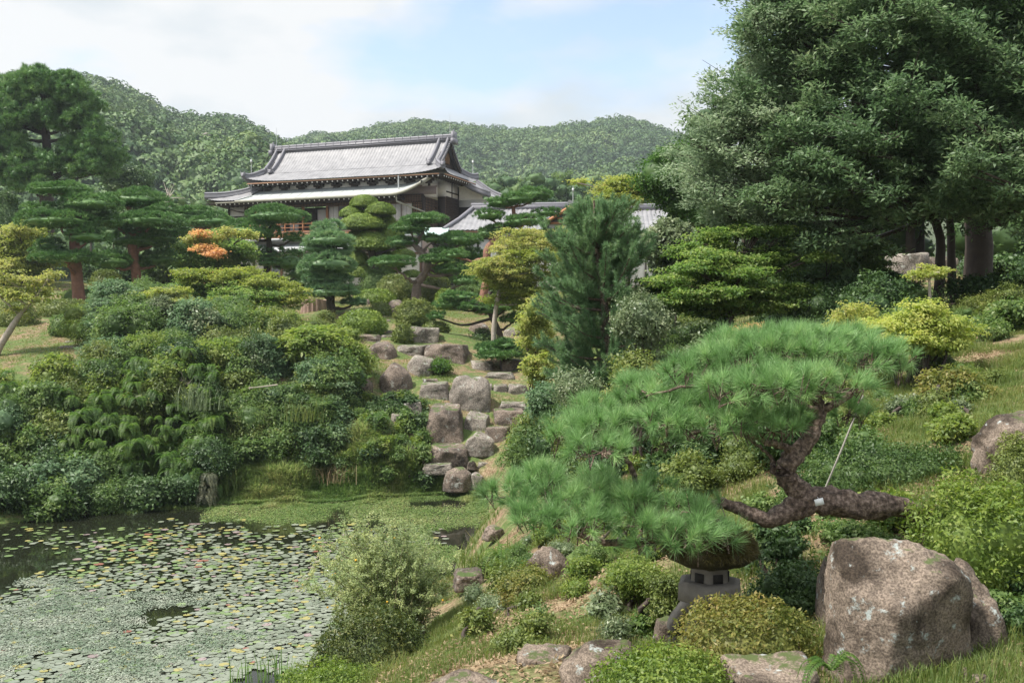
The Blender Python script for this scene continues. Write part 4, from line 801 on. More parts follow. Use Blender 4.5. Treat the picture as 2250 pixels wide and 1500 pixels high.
def big_pine():
    Y = 66; t = thing('tall_pine', ground_at(103, Y), 'tall rounded black pine towering at the far left edge in front of the hill', 'pine tree'); s = S(Y)
    g = G(); tp = [ground_at(103, Y)] + [at(*p, Y) for p in ((103, 440), (104, 380), (103, 320), (98, 260), (95, 200))]; P = spline(tp, 20); g.tube(P, np.linspace(.5, .14, 20), 10, .12, 2); g.build('trunk', M['bark_dark'], t, True)
    q = np.random.default_rng(11); br = G(); 
    hull = [(80, 175, 75, 30), (30, 200, 55, 35), (140, 190, 60, 35), (100, 215, 80, 40), (180, 235, 45, 35), (20, 250, 60, 35), (60, 255, 70, 30), (150, 262, 60, 30), (190, 280, 30, 25), (10, 300, 50, 25), (215, 310, 50, 26), (165, 320, 50, 22), (240, 345, 40, 22), (45, 340, 60, 24), (190, 355, 50, 20), (20, 385, 50, 22), (75, 375, 50, 20), (150, 370, 45, 18), (120, 345, 45, 18), (235, 370, 35, 16), (60, 405, 60, 14), (-40, 260, 60, 60), (-40, 350, 60, 50)]
    for i, (px, py, rx, rz) in enumerate(hull):
        g = G(); n = int(rx * rz / 100) + 4
        for j in range(n):
            a = q.uniform(0, 6.28); f = math.sqrt(q.uniform(0, 1)); dy = q.uniform(-1.6, 1.6)
            c = at(px + math.cos(a) * f * rx * .8, py + math.sin(a) * f * rz * .8, Y + dy - .6)
            rr = q.uniform(11, 17) * s
            core(g, c, rr * .6, 2, .2, .3); pad(g, c, rr * 1.15, rr * 1.1, rr * .95, .19, .32, 20, .045, seed=i * 40 + j, under=.35, spread=.8, tone0=q.uniform(-.05, .45))
        g.build('foliage_pad', M['pine'], t)
        e = at(px, py + rz * .4, Y); j = int(np.argmin(np.linalg.norm(P - e, axis=1) + np.maximum(0, P[:, 2] - e[2] + .6) * 3)); a = P[j]
        g = G(); limb(g, [a, (a + e) / 2 + [0, 0, -.15], e], .13, .04, 6, .1, 8, i); 
        for k in range(5): v = e + [q.uniform(-1, 1) * rx * s, q.uniform(-1, .6), q.uniform(-.2, .6) * rz * s]; limb(g, [(a + e) / 2, (e + v) / 2, v], .05, .02, 5, 0, 5, k)
        g.build('branch', M['bark_dark'], t, True)
big_pine()

# ------------------------------------------------------------------ shrubs, clipped domes, loose bushes
def dome(l, r, t, b, Y, label, mat='azalea', leaf=.045, dens=1.0, name='azalea_shrub', cat='shrub', depth=.85, rough=.06, group=None, sq=2.6, vis=None, rnd=.55, out_=.06, tips=0, inn=.09, cs=.93):
    """clipped shrub: rounded closed body covered with small leaves"""
    s = S(Y); rx = (r - l) / 2 * s; c0 = at((l + r) / 2, b, Y); base = min(c0[2], gz1(c0[0], Y + rx * depth * .3)) - .08; top = at((l + r) / 2, t, Y)[2]
    H = (top - base) * .93; ry = rx * depth; c = np.array([c0[0], Y + ry * .3, base])
    def surf(d):
        k = (np.abs(d[:, 0]) ** sq + np.abs(d[:, 1]) ** sq + np.abs(d[:, 2]) ** sq) ** (-1 / sq)
        n = 1 + rough * fbm(d * 2 + l * .1, 1.6, 3, 7)
        return d * (k * n)[:, None]
    def place(d): w_ = surf(d); z = w_[:, 2]; zz = .36 * H + np.where(z > 0, z * .64 * H, z * .36 * H); return c + np.stack([w_[:, 0] * rx, w_[:, 1] * ry, zz], 1)
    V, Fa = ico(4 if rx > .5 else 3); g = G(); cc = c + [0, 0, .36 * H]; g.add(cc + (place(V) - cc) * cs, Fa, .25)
    area = 2 * math.pi * (rx * ry + (rx + ry) * H * .5); n = int(area / (leaf * leaf * .5) * 1.7 * dens); n = min(n, 90000)
    d = rsph(n); d[:, 2] = np.where(d[:, 2] < -.75, -d[:, 2], d[:, 2]); P = place(d) * 1.0
    P = cc + (P - cc) * (1 + rng.uniform(-inn, out_, (n, 1)))
    nn = unit(P - cc) + rng.normal(size=(n, 3)) * rnd; nn[:, 2] += .25
    tone = np.clip(.5 + .5 * fbm(P, 4.5 / max(rx, .4), 3, 4) + rng.normal(size=n) * .2, 0, 1)
    cards(g, P, nn, rng.normal(size=(n, 3)) + unit(P - cc) * .7, leaf * rng.uniform(.7, 1.3, n), leaf * .5 * rng.uniform(.7, 1.2, n), tone)
    if tips:
        k = int(tips * area); d = rsph(k); d[:, 2] = abs(d[:, 2]); P0 = place(d)
        for j in range(7): cards(g, P0 + unit(P0 - cc) * leaf * (.2 + .3 * j) * .9, rng.normal(size=(k, 3)) * .6 + [0, 0, 1], rsph(k) + unit(P0 - cc) * .7, leaf * 1.1, leaf * .5, np.full(k, .85))
    o = g.build(name, M[mat]); tag(o, label, cat, group); return o
DOMES = [
    (829, 908, 600, 643, 52, 'clipped dome azalea left of the twisted pine trunk'), (913, 992, 602, 643, 51, 'clipped dome azalea right of the twisted pine trunk'),
    (788, 872, 588, 640, 53.5, 'dark wedge-shaped clipped shrub under the topiary tree'), (778, 866, 633, 670, 46, 'wide clipped azalea just right of the egg-shaped pine'),
    (812, 858, 663, 700, 43.5, 'small clipped ball azalea touching the rounded brown boulder'), (957, 1003, 632, 654, 48.5, 'low small clipped azalea at the edge of the upper lawn'),
    (744, 845, 679, 736, 39, 'bright clipped oval azalea, the largest above the long flat slab'), (872, 951, 660, 714, 42, 'loose twiggy azalea dome in front of the brown boulder'),
    (863, 905, 710, 755, 38, 'small round azalea left of the squarish ivy boulder'), (107, 163, 690, 734, 37, 'small dark clipped ball on the left lawn'),
    (84, 197, 656, 697, 42, 'broad clipped hedge mound behind the small ball on the left lawn'), (-20, 74, 659, 735, 39, 'tall clipped bush at the left frame edge behind the bare-branched maple'),
    (194, 228, 633, 674, 44, 'dark green tufted ball bush beside the hedge on the left'), (196, 262, 590, 618, 50, 'clipped dome under the left red-barked pine'),
    (225, 262, 606, 634, 48, 'small dark ball in front of the dome under the left pines'), (930, 985, 706, 728, 40, 'low olive ground shrub behind the squarish ivy boulder')]
for i, d in enumerate(DOMES): dome(*d, leaf=.09, inn=.13, cs=.86, mat='clip' if i in (6, 3, 5, 14) else ('azalea' if i not in (2, 9, 12, 14) else 'mid'), tips=14 if i in (7, 8) else 0, rough=.1 if i in (7, 8, 15) else .06, out_=.09, rnd=.7)
o = dome(138, 232, 634, 668, 47, 'long low clipped hedge at the foot of the left pines', name='clipped_hedge', cat='hedge', mat='mid', leaf=.06, sq=5, depth=.3)
dome(-30, 46, 408, 515, 56, 'large dark clipped dome tree at the left frame edge below the tall pine', name='clipped_tree', cat='tree', mat='dark', leaf=.12)

def topiary():
    Y = 54; s = S(Y); b = ground_at(822, Y); t = thing('topiary_tree', b, 'bright green cloud-pruned topiary tree with smooth layered domes before the house', 'topiary')
    g = G(); tr = [b - [0, 0, .2]] + [at(*p, Y) for p in ((822, 600), (818, 560), (806, 520), (800, 480), (801, 450))]; P = spline(tr, 18); g.tube(P, np.linspace(.3, .08, 18), 8, .15, 1); g.build('trunk', M['bark_dark'], t, True)
    for i, (px, py, rx, rz, dy) in enumerate([(801, 441, 31, 13, 0), (834, 457, 34, 13, -.2), (774, 464, 27, 11, -.1), (797, 485, 51, 17, -.3), (847, 480, 21, 10, .4), (858, 504, 30, 22, .1), (792, 515, 32, 14, .5), (815, 527, 43, 19, -.5), (788, 564, 22, 16, .1), (793, 594, 30, 13, 0), (868, 528, 26, 16, .5), (885, 556, 28, 9, .2), (842, 560, 26, 14, .9), (850, 585, 30, 12, .6), (905, 600, 22, 7, .4)]):
        c = at(px, py + rz * .8, Y + dy); g = G(); V, Fa = ico(4); rX = rx * s; rZ = rz * s * 1.75
        def place(d): z = d[:, 2]; r_ = 1 + .05 * fbm(d * 2, 1.5, 2, i); return c + np.stack([d[:, 0] * rX, d[:, 1] * rX * .85, np.where(z > 0, z * rZ, z * rZ * .14)], 1) * r_[:, None] * [1, 1, 1]
        def place(d):
            z = d[:, 2]; r_ = (1 + .05 * fbm(d * 2, 1.5, 2, i))[:, None]; return c + np.stack([d[:, 0] * rX, d[:, 1] * rX * .85, np.where(z > 0, z * rZ, z * rZ * .14)], 1) * r_
        g.add(c + (place(V) - c) * .95, Fa, .4); n = int(rX * rX * 9000); d = rsph(n); Pp = place(d); nn = unit(Pp - c) + rng.normal(size=(n, 3)) * .4 + [0, 0, .3]
        Pp = c + (Pp - c) * rng.uniform(.93, 1.05, (n, 1)); cards(g, Pp, nn, rng.normal(size=(n, 3)), .085, .05, np.clip(.6 + rng.normal(size=n) * .3, 0, 1)); g.build('leaf_dome', M['clip'], t)
        if i: 
            j = int(np.argmin(np.linalg.norm(P - c, axis=1) + np.maximum(0, P[:, 2] - c[2]) * 3)); g = G(); limb(g, [P[j], (P[j] + c) / 2 - [0, 0, .1], c], .09, .04, 6, .1, 8, i); g.build('branch', M['bark_dark'], t, True)
topiary()

def bush(l, r, t, b, Y, label, mat='mid', leaf=.08, lw=.5, dens=9, per=34, cr=.17, nl=11, size=.46, name='leafy_shrub', cat='shrub', up=.5, outw=.6, rnd=.55, flat=.6, solid=.55, depth=.8, seed=0, group=None, stems=4, bark='bark_dark', droop=0, extra=None, ground=True):
    """loose bush: clumps of leaves on several lobes, thin stems to the ground"""
    s = S(Y); L = lobes_in(l, r, t, b, Y, nl, size, seed, depth); c = at((l + r) / 2, b, Y); gzv = gz1(c[0], Y); base = np.array([c[0], Y, min(gzv, c[2] + .3)])
    L = np.vstack([L, [*at((l + r) / 2, (t + b) / 2, Y), (r - l) * .3 * s, (r - l) * .26 * s, (b - t) * .34 * s]])
    T = thing(name, base, label, cat, group); g = G()
    k = min(1.0, 42000 / max(1, sum(4 * math.pi * (l_[3] * l_[4] * .33 + l_[3] * l_[5] * .67) for l_ in L) * dens * per))
    clumps(g, L, dens * k, per, cr, leaf, leaf * lw, up=up, outw=outw, rnd=rnd, flat=flat, solid=solid, droop=droop)
    if extra: extra(g, L)
    g.build('foliage', M[mat], T)
    if stems:
        g = G(); q = np.random.default_rng(seed + 5)
        for i in range(stems):
            l_ = L[q.integers(len(L))]; tip = l_[:3]; a = base + [q.normal() * .08, q.normal() * .08, -.15]; limb(g, [a, (a + tip) / 2 + q.normal(size=3) * .08, tip], .025 + .0006 * Y, .008, 5, 0, 8, i)
        g.build('stem', M[bark], T, True)
    return T
# left bank and middle ground; l, r, t, b, Y, mat, leaf, label
BUSH = [
    (185, 335, 612, 770, 34.5, 'blue', .11, 'feathery blue-green bush crowning the left bank'), (305, 435, 622, 760, 34, 'white', .11, 'pale shrub with a few orange leaves beside the feathery blue-green bush'),
    (75, 172, 774, 838, 31, 'olive2', .09, 'low olive bush at the edge of the left lawn'), (160, 300, 700, 850, 32.5, 'blue', .10, 'layered blue-green shrub below the feathery bush'),
    (215, 420, 740, 900, 31, 'mid', .10, 'broad dark green shrub in the middle of the left bank'), (330, 450, 712, 800, 32.5, 'mid', .09, 'dense shrub under the pale shrub on the left bank'),
    (440, 600, 700, 800, 33, 'azalea', .08, 'small-leaved light green bush at the top of the bank'), (495, 640, 762, 905, 31, 'white', .09, 'whitish-leaved bush with bare grey twigs in the bank'),
    (590, 770, 712, 800, 32, 'bright', .15, 'sprawling vine-like shrub with large bright leaves'), (700, 800, 740, 850, 31.6, 'bright', .13, 'bright leafy shrub leaning towards the rock wall'),
    (640, 795, 775, 905, 30.5, 'blue', .12, 'shrub with feathered compound leaves left of the arched stone'), (590, 770, 850, 965, 29.6, 'mid', .10, 'dark shrub under the feathered compound leaves'),
    (0, 125, 835, 960, 30, 'mid', .10, 'ferny shrub at the left frame edge above the pond'), (30, 215, 890, 1010, 29, 'blue', .11, 'bluish spreading shrub low on the left bank'),
    (115, 270, 800, 905, 30.6, 'mid', .09, 'rounded green shrub below the olive bush'), (370, 560, 835, 990, 29.8, 'mid', .11, 'mixed shrub with a spray of long grassy leaves'),
    (-60, 170, 985, 1135, 28.4, 'dark', .11, 'dark shrub overhanging the water at the far left'), (-80, 40, 900, 1040, 29, 'mid', .10, 'shrub cut by the left frame edge above the dark overhang'),
    (620, 790, 925, 1020, 28.9, 'dark', .12, 'dark creeping plants at the foot of the bank'), (770, 860, 900, 1010, 29.2, 'mid', .11, 'broad-leaved creeper left of the rock wall'),
    (520, 660, 940, 1030, 28.7, 'mid', .11, 'low dark shrub with a few yellow leaves near the marsh'), (696, 742, 676, 716, 41.5, 'azalea', .06, 'small loose shrub beside the clipped oval azalea'),
    (640, 735, 700, 745, 37, 'azalea', .07, 'thin-leaved pale plant left of the oval azalea'), (905, 945, 895, 985, 29.9, 'dark', .10, 'creeper with round leaves hanging beside the large square block'),
    (930, 1000, 783, 820, 34.2, 'grass', .10, 'low fern and grass tuft under the long slanting slab'), (745, 800, 715, 760, 37.5, 'bright', .07, 'soft pale green plant drooping over the flat slab'),
    (460, 560, 655, 720, 39, 'mid', .09, 'shrub at the foot of the layered maple'), (1035, 1095, 722, 765, 40, 'dark', .08, 'dark ivy clump behind the pale boulder on the mound'),
    (1135, 1220, 640, 810, 27.5, 'lime', .11, 'lime green young tree with light drooping leaves left of the blue pine'), (1150, 1220, 770, 850, 25, 'lime', .10, 'lower lime green shrub touching the blue pine'),
    (1115, 1235, 895, 1050, 20.5, 'lime2', .07, 'yellow-green bush right of the pale cube-like block'), (1160, 1260, 830, 930, 19, 'blue', .08, 'soft blue-green bush below the blue pine'),
    (1210, 1340, 795, 900, 15.5, 'white', .055, 'silvery small-leaved shrub above the near pine'), (1330, 1485, 640, 800, 15, 'white', .055, 'tall silvery shrub with tiny leaves right of the blue pine'),
    (1330, 1470, 765, 885, 13.5, 'azalea', .06, 'dark twiggy shrub between the near pine pads'), (1410, 1530, 470, 610, 21, 'white', .10, 'grey-green large-leaved shrub under the big evergreen'),
    (1000, 1120, 600, 660, 56, 'mid', .10, 'shrub behind the open pine near the side building'), (940, 1010, 560, 625, 57, 'clip', .09, 'clipped yellow-green shrub behind the twisted pine'),
    (1700, 1850, 595, 735, 19.5, 'dark', .07, 'dark bush with small yellow tips under the big evergreen'), (1830, 1995, 585, 670, 18.5, 'dark', .08, 'glossy dark camellia-like bush in front of the big upright stone'),
    (2080, 2300, 590, 730, 17.5, 'dark', .08, 'ivy mound around the base of the big trunks'), (2130, 2300, 650, 790, 13.5, 'mid', .07, 'leafy bush at the right frame edge above the leaf-covered slope'),
    (1490, 1660, 1020, 1145, 8.8, 'azalea', .03, 'pale green low shrub seen under the near pine'), (1410, 1500, 985, 1100, 9, 'dark', .06, 'plant with dark and copper leaves under the near pine'),
    (1640, 1780, 1140, 1240, 6.0, 'dark', .035, 'dark leafy plants directly below the pine trunk'), (1650, 1850, 1210, 1400, 5.7, 'dark', .03, 'dark undergrowth between the lantern and the big boulder'),
    (1790, 1990, 1130, 1260, 6.1, 'mid', .03, 'small-leaved plants with tiny pink buds behind the big boulder'), (1900, 2030, 1080, 1180, 6.2, 'bright', .05, 'bright fern-like plants at the root of the near pine'),
    (2150, 2330, 1180, 1400, 5.5, 'dark', .03, 'dark shrub shadowed beneath the bright azalea at the right edge'), (1540, 1680, 985, 1050, 10.5, 'olive2', .035, 'twiggy bush on the litter slope seen through the near pine'),
]
M['olive2'] = M['azalea']; M['lime2'] = leafmat('yellowgreen_leaf', [(.09, .14, .03), (.16, .22, .05), (.25, .30, .08), (.34, .36, .13)], trans=.3)
M['grass'] = M['fern']
def sz(Y): return (.17 if Y > 26 else .12 if Y > 12 else .05)
for i, (l, r, t, b, Y, mt, lf, lb) in enumerate(BUSH):
    k = dict(cr=sz(Y), dens=13 if Y > 26 else 30 if Y > 12 else 150, per=34 if Y > 12 else 24, seed=i)
    if 'feather' in lb or 'drooping' in lb: k.update(lw=.3, up=.6, outw=.3, rnd=.35, flat=.35)
    if 'large bright' in lb: k.update(up=.9, rnd=.4, outw=.5)
    bush(l, r, t, b, Y, lb, mt, lf, **k)
q = np.random.default_rng(99)
KW = {'mid': 'mid green', 'blue': 'blue-green', 'dark': 'dark', 'azalea': 'small-leaved light green', 'bright': 'bright green', 'white': 'silvery'}
def thicket(px, Yb, rr, mt, where, i, lift=.55, lf=(.07, .13), dn=13, cr=.17):
    x = (px - 1125) / F * Yb; z = max(gz1(x, Yb), 0); pr = rr / S(Yb); pc = 750 - math.tan(math.atan2(z + rr * lift - CAMZ, Yb) + PITCH) * F
    bush(px - pr, px + pr, pc - pr * .95, pc + pr, Yb, KW[mt] + (' herb ' if 'herb' in where[1] else ' creeper ' if 'creeping' in where[0] else ' shrub ') + where[0], mt, q.uniform(*lf), lw=q.uniform(.3, .6), dens=dn, cr=cr, per=30, nl=6, size=.5, seed=200 + i, solid=.6, stems=2, group=mt + ' ' + where[1], droop=.2, name='low_herb' if 'herb' in where[1] else 'creeping_plant' if 'creeping' in where[0] else 'waterside_shrub' if 'marsh' in where[1] or 'water' in where[1] else 'leafy_shrub', cat='herb' if 'herb' in where[1] else 'creeper' if 'creeping' in where[0] else 'shrub')
n_b = 0; WB = ('in the thicket covering the steep left bank', 'shrubs massed on the left bank')
for i in range(600):
    px = q.uniform(-60, 765); Yb = q.uniform(27.0, 33.5); x = (px - 1125) / F * Yb; sdp = float(poly_sd(np.array([x]), np.array([Yb]), POND)[0])
    if sdp < .2 or sdp > 5.2 or n_b >= 84 or (px > 560 and sdp < 2.2) or (px > 400 and sdp < 1.2): continue
    rr = q.uniform(.55, .95) * (1 if sdp > .8 else .7); z = gz1(x, Yb); pc = 750 - math.tan(math.atan2(z + rr * .55 - CAMZ, Yb) + PITCH) * F
    if px < 190 and pc < 835: continue
    n_b += 1; thicket(px, Yb, rr, ['mid', 'mid', 'blue', 'dark', 'azalea', 'bright'][int(q.integers(6)) if sdp > 1.5 else int(q.integers(4))], WB, i)
for i in range(24):    # the overhang at the waterline
    px = -70 + i * 22 + q.uniform(-8, 8); Ys_ = np.linspace(25, 30, 60); sdp = poly_sd((px - 1125) / F * Ys_, Ys_, POND); Yb = Ys_[np.argmax(sdp > .12)]
    if px > 170 and i % 2: continue
    thicket(px, Yb, q.uniform(.35, .8), ['dark', 'mid'][int(q.integers(2))], ('hanging over the water along the foot of the left bank', 'shrubs hanging over the water at the left'), 700 + i, lift=q.uniform(.1, .6))
for i in range(40):
    px = q.uniform(180, 640); Yb = q.uniform(32.5, 37); rr = q.uniform(.6, 1.15) * (1.15 if px < 440 else .8)
    thicket(px, Yb, rr, ['blue', 'mid', 'bright', 'azalea', 'white', 'mid'][int(q.integers(6))], ('rising along the top of the left bank below the lawn', 'tall shrubs along the top of the left bank'), 1500 + i, lift=.8, lf=(.08, .12))
for i in range(22):
    px = q.uniform(-60, 190); Ys_ = np.linspace(25, 32, 80); sdp = poly_sd((px - 1125) / F * Ys_, Ys_, POND); Yb = Ys_[np.argmax(sdp > q.uniform(.5, 2.6))]
    thicket(px, Yb, q.uniform(.5, .8), ['dark', 'mid', 'blue'][i % 3], ('on the lower bank at the far left above the overhang', 'shrubs low on the far left bank'), 1200 + i, lf=(.09, .13))
for i in range(26):
    px = q.uniform(430, 770); Ys_ = np.linspace(25, 32, 80); sdp = poly_sd((px - 1125) / F * Ys_, Ys_, POND); Yb = Ys_[np.argmax(sdp > q.uniform(1.6, 3.8))]
    thicket(px, Yb, q.uniform(.35, .7), ['dark', 'mid', 'azalea', 'mid'][i % 4], ('at the foot of the bank behind the marsh grass', 'shrubs behind the marsh grass'), 1300 + i, lf=(.08, .12))
for i in range(64):
    px = q.uniform(740, 935); Yb = q.uniform(27.9, 31.2); thicket(px, Yb, q.uniform(.18, .34), ['dark', 'mid', 'bright'][i % 3], ('creeping between the stones at the left of the rock wall', 'plants creeping left of the rock wall'), 1000 + i, lf=(.07, .12), dn=22, cr=.1)
for i in range(46):
    px = q.uniform(1170, 1560); Yb = q.uniform(13.5, 26); 
    if px < 1240 and Yb < 17: continue
    thicket(px, Yb, q.uniform(.35, .65) * (.6 + Yb / 30), ['mid', 'azalea', 'white', 'dark', 'blue'][int(q.integers(5))], ('filling the slope between the blue pine and the near pine', 'shrubs on the middle slope'), 800 + i, lf=(.05, .08), dn=26, cr=.12)
for i in range(48):
    px = q.uniform(1480, 1850) if i < 34 else q.uniform(1850, 2250); Yb = q.uniform(8.5, 14) if i < 34 else q.uniform(12.5, 17); thicket(px, Yb, q.uniform(.18, .42), ['mid', 'azalea', 'bright', 'dark'][int(q.integers(4))], ('on the slope behind the upper pads of the near pine', 'shrubs behind the near pine'), 1400 + i, lf=(.025, .045), dn=90, cr=.07)
for i in range(16):
    px = q.uniform(1480, 2050); Yb = q.uniform(13, 21); thicket(px, Yb, q.uniform(.4, .7), ['mid', 'dark'][i % 2], ('in the shade below the layered maples', 'shrubs below the maples'), 900 + i, lf=(.05, .08), dn=24, cr=.12)
# fill behind the left pines and around the house foot
FILL = [(-60, 120, 470, 640, 62, 'mid', 'green thicket behind the golden maple at the far left'), (180, 330, 540, 640, 60, 'dark', 'dark thicket behind the two big lawn pines'), (330, 470, 520, 640, 61, 'dark', 'dark thicket behind the orange-tipped maple'),
        (220, 345, 352, 445, 84, 'dark', 'dark dome-crowned tree right of the tall pine'), (1390, 1580, 290, 500, 27, 'mid2', 'deep green tree between the golden maple and the big evergreen'), (600, 760, 600, 660, 60, 'dark', 'dark shrub at the foot of the house beside the white wall'),
        (940, 1060, 500, 600, 63, 'mid', 'tree filling the corner between the house and the side building'), (1180, 1420, 480, 640, 50, 'mid', 'broad tree below the pale roof behind the blue pine'), (1060, 1190, 560, 660, 58, 'dark', 'dark bush under the tiled side roof')]
M['mid2'] = leafmat('deep_green_leaf', [(.02, .06, .015), (.045, .11, .025), (.08, .16, .04), (.13, .22, .07)], trans=.25)
for i, (l, r, t, b, Y, mt, lb) in enumerate(FILL): bush(l, r, t, b, Y, lb, mt, .2 if Y > 40 else .09, dens=3.5 if Y > 40 else 9, cr=.35 if Y > 40 else .2, per=40, nl=10, name='broadleaf_tree', cat='tree', seed=70 + i, stems=3, solid=.7)

# far trees standing between garden and hills
q = np.random.default_rng(4); nt0 = 0
def far_tree(px, pt, Y, r, mt, lb, grp):
    c = at(px, pt, Y); R_ = r * S(Y); b = ground_at(px, Y); T = thing('far_tree', b, lb, 'tree', grp); g = G(); H = c[2] - b[2]
    L = [[c[0] + q.normal() * R_ * .4, Y + q.normal() * R_ * .3, c[2] - R_ * (.7 + .5 * i) , R_ * q.uniform(.55, .8), R_ * .7, R_ * q.uniform(.45, .6)] for i in range(5)]
    clumps(g, L, .7, 46, R_ * .22, R_ * .14, R_ * .09, solid=.8, flat=.7, up=.4); g.build('crown', M[mt], T); g = G(); g.tube([b, [c[0], Y, c[2] - R_]], [R_ * .1, R_ * .05], 6); g.build('trunk', M['bark_dark'], T)
for i, (px, pt) in enumerate([(350, 445), (385, 425), (415, 448), (440, 432), (470, 448), (495, 452), (365, 420), (325, 420), (1065, 392), (1100, 378), (1130, 392), (1165, 372), (1200, 385), (1235, 368), (1262, 395), (1295, 380), (1330, 392), (1370, 372), (1400, 380), (1145, 400), (1215, 405), (1275, 412), (200, 430), (160, 435), (250, 445)]):
    far_tree(px, pt, q.uniform(118, 150) if px > 1000 else q.uniform(95, 125), q.uniform(24, 34), ['wood_f', 'mid', 'wood_f'][i % 3], 'round-crowned tree beyond the garden at the foot of the %s hill' % ('left' if px < 700 else 'right'), 'trees beyond the garden below the %s hill' % ('left' if px < 700 else 'right'))

# ------------------------------------------------------------------ maples and young trees
def maple(label, Y, layers, trunk, mat='maple', leaf=.10, name='maple_tree', extra=(), bark='bark_dark', dens=9, per=30, cr=.2, solid=0, cat='maple tree', dep=.9, group=None):
    s = S(Y); b = ground_at(trunk[0][0], Y); T = thing(name, b, label, cat, group)
    tp = [b - [0, 0, .15]] + [at(p[0], p[1], Y) for p in trunk]; tr = [trunk[0][2] * s * 1.2] + [p[2] * s for p in trunk]; n = 16; P = spline(tp, n); R_ = np.interp(np.linspace(0, 1, n), np.linspace(0, 1, len(tr)), tr)
    g = G(); g.tube(P, R_, 8, .12, 1); g.build('trunk', M[bark], T, True)
    g = G(); br = G(); q = np.random.default_rng(int(abs(trunk[0][0])))
    gs = {}
    for i, l_ in enumerate(layers):
        px, py, rx, rz = l_[:4]; dy = l_[4] if len(l_) > 4 else q.uniform(-.6, .6) * rx * s; mm = l_[5] if len(l_) > 5 else mat
        c = at(px, py, Y + dy); gg = gs.setdefault(mm, G())
        clumps(gg, [[*c, rx * s * 1.1, rx * s * dep, rz * s * 1.3]], dens * 1.6, per, cr * 1.1, leaf, leaf * .62, up=.9, outw=.35, rnd=.45, flat=.28, shell=(.25, 1.15), droop=.4, solid=solid)
        e = c - [0, 0, rz * s * .3]; j = int(np.argmin(np.linalg.norm(P - e, axis=1) + np.maximum(0, P[:, 2] - e[2]) * 2)); limb(br, [P[j], (P[j] + e) / 2, e], min(R_[j] * .6, .06), .012, 6, 0, 8, i)
        for k in range(3): v = e + [q.normal() * rx * s * .6, q.normal() * rx * s * .4, rz * s * .3]; limb(br, [(P[j] + e) / 2, (e + v) / 2, v], .018, .006, 5, 0, 5, k)
    for mm, gg in gs.items(): gg.build('crown', M[mm], T)
    br.build('branches', M[bark], T, True); return T
def lay(l, r, t, b, n, rx, rz, seed=0, mats=None):
    q = np.random.default_rng(seed); o = []
    for i in range(n):
        a = q.uniform(0, 6.28); k = math.sqrt(q.uniform(0, 1)); f = q.uniform(.75, 1.25)
        L = [(l + r) / 2 + math.cos(a) * k * ((r - l) / 2 - rx * .8), (t + b) / 2 + math.sin(a) * k * ((b - t) / 2 - rz * .8), rx * f, rz * f]
        o.append(tuple(L))
    return o
maple('maple turning orange at its tips, behind the layered yellow-green maple', 49, lay(375, 585, 505, 625, 22, 34, 11, 3) + [(455, 520, 32, 9, -1.6, 'maple_y'), (425, 530, 22, 8, -1.8, 'maple_y'), (497, 512, 20, 9, -1.6, 'maple_y'), (440, 515, 18, 6, -2.2, 'maple_o'), (450, 545, 22, 9, -2.4, 'maple_o'), (470, 556, 20, 9, -2.6, 'maple_o'), (505, 598, 24, 6, -2.2, 'maple_o'), (545, 515, 20, 10, -1.2, 'lime')],
      [(480, 640, 6), (478, 600, 5), (475, 560, 4)], leaf=.13, cr=.25, dens=6)
maple('wide layered yellow-green maple on the lawn left of the egg-shaped pine', 40.5, [(520, 605, 75, 11, .5, 'lime2'), (460, 612, 60, 10, 0, 'lime2'), (430, 600, 45, 7, 0, 'lime2'), (585, 620, 55, 10, -.4, 'lime2'), (500, 632, 70, 10), (560, 645, 70, 11, -.8), (450, 640, 50, 10), (630, 640, 45, 10, -.2, 'lime2'), (640, 658, 40, 8, -.5, 'lime2'), (600, 662, 50, 9), (500, 662, 70, 8, -1, 'lime2'), (545, 675, 60, 8, -1), (470, 655, 40, 9, .5), (585, 635, 45, 8, .8), (530, 655, 50, 9, 1.2), (410, 625, 35, 8, .4)],
      [(515, 710, 6), (518, 690, 5), (522, 665, 4), (520, 640, 3)], leaf=.11, cr=.2, dens=8)
maple('airy blue-green young maple rising above the left bank in front of the lawn', 34.5, lay(195, 330, 615, 720, 12, 34, 9, 61), [(262, 780, 4), (262, 720, 3), (260, 670, 2.5)], mat='blue', leaf=.09, cr=.18, dens=12)
maple('airy yellow-green young maple rising above the left bank beside the blue-green one', 34.2, lay(310, 440, 625, 720, 10, 32, 9, 62) + [(360, 640, 24, 7, -.5, 'lime'), (395, 660, 24, 7, -.5, 'lime')], [(372, 780, 4), (372, 720, 3), (370, 670, 2.5)], mat='lime2', leaf=.09, cr=.18, dens=12)
maple('slender grey maple with bare lower branches leaning in from the left edge', 34, [(20, 640, 40, 12, 0, 'lime'), (70, 615, 38, 10, 0, 'maple_y'), (112, 603, 28, 8, 0, 'maple_y'), (60, 650, 40, 12, 0, 'lime'), (10, 600, 30, 16, 0, 'maple_y'), (90, 640, 30, 10, .4, 'lime'), (-30, 620, 40, 20, 0, 'lime'), (40, 680, 26, 8, 0, 'lime')],
      [(-8, 775, 8), (25, 720, 7), (45, 690, 5), (80, 650, 3)], leaf=.10, bark='bark_pale', dens=6, cr=.2)
maple('golden-green maple thicket behind the left red-barked pine', 56, lay(-40, 140, 488, 610, 20, 38, 14, 8) + [(40, 505, 40, 10, -2, 'maple_y'), (12, 580, 24, 10, -2, 'maple_y')], [(50, 640, 6), (45, 580, 5), (50, 540, 4)], mat='lime2', leaf=.15, cr=.3, dens=5)
maple('green maple between the two big lawn pines and the orange-tipped maple', 54, lay(310, 420, 555, 640, 12, 30, 12, 18), [(370, 650, 5), (368, 600, 4)], mat='mid', leaf=.14, cr=.28, dens=6)
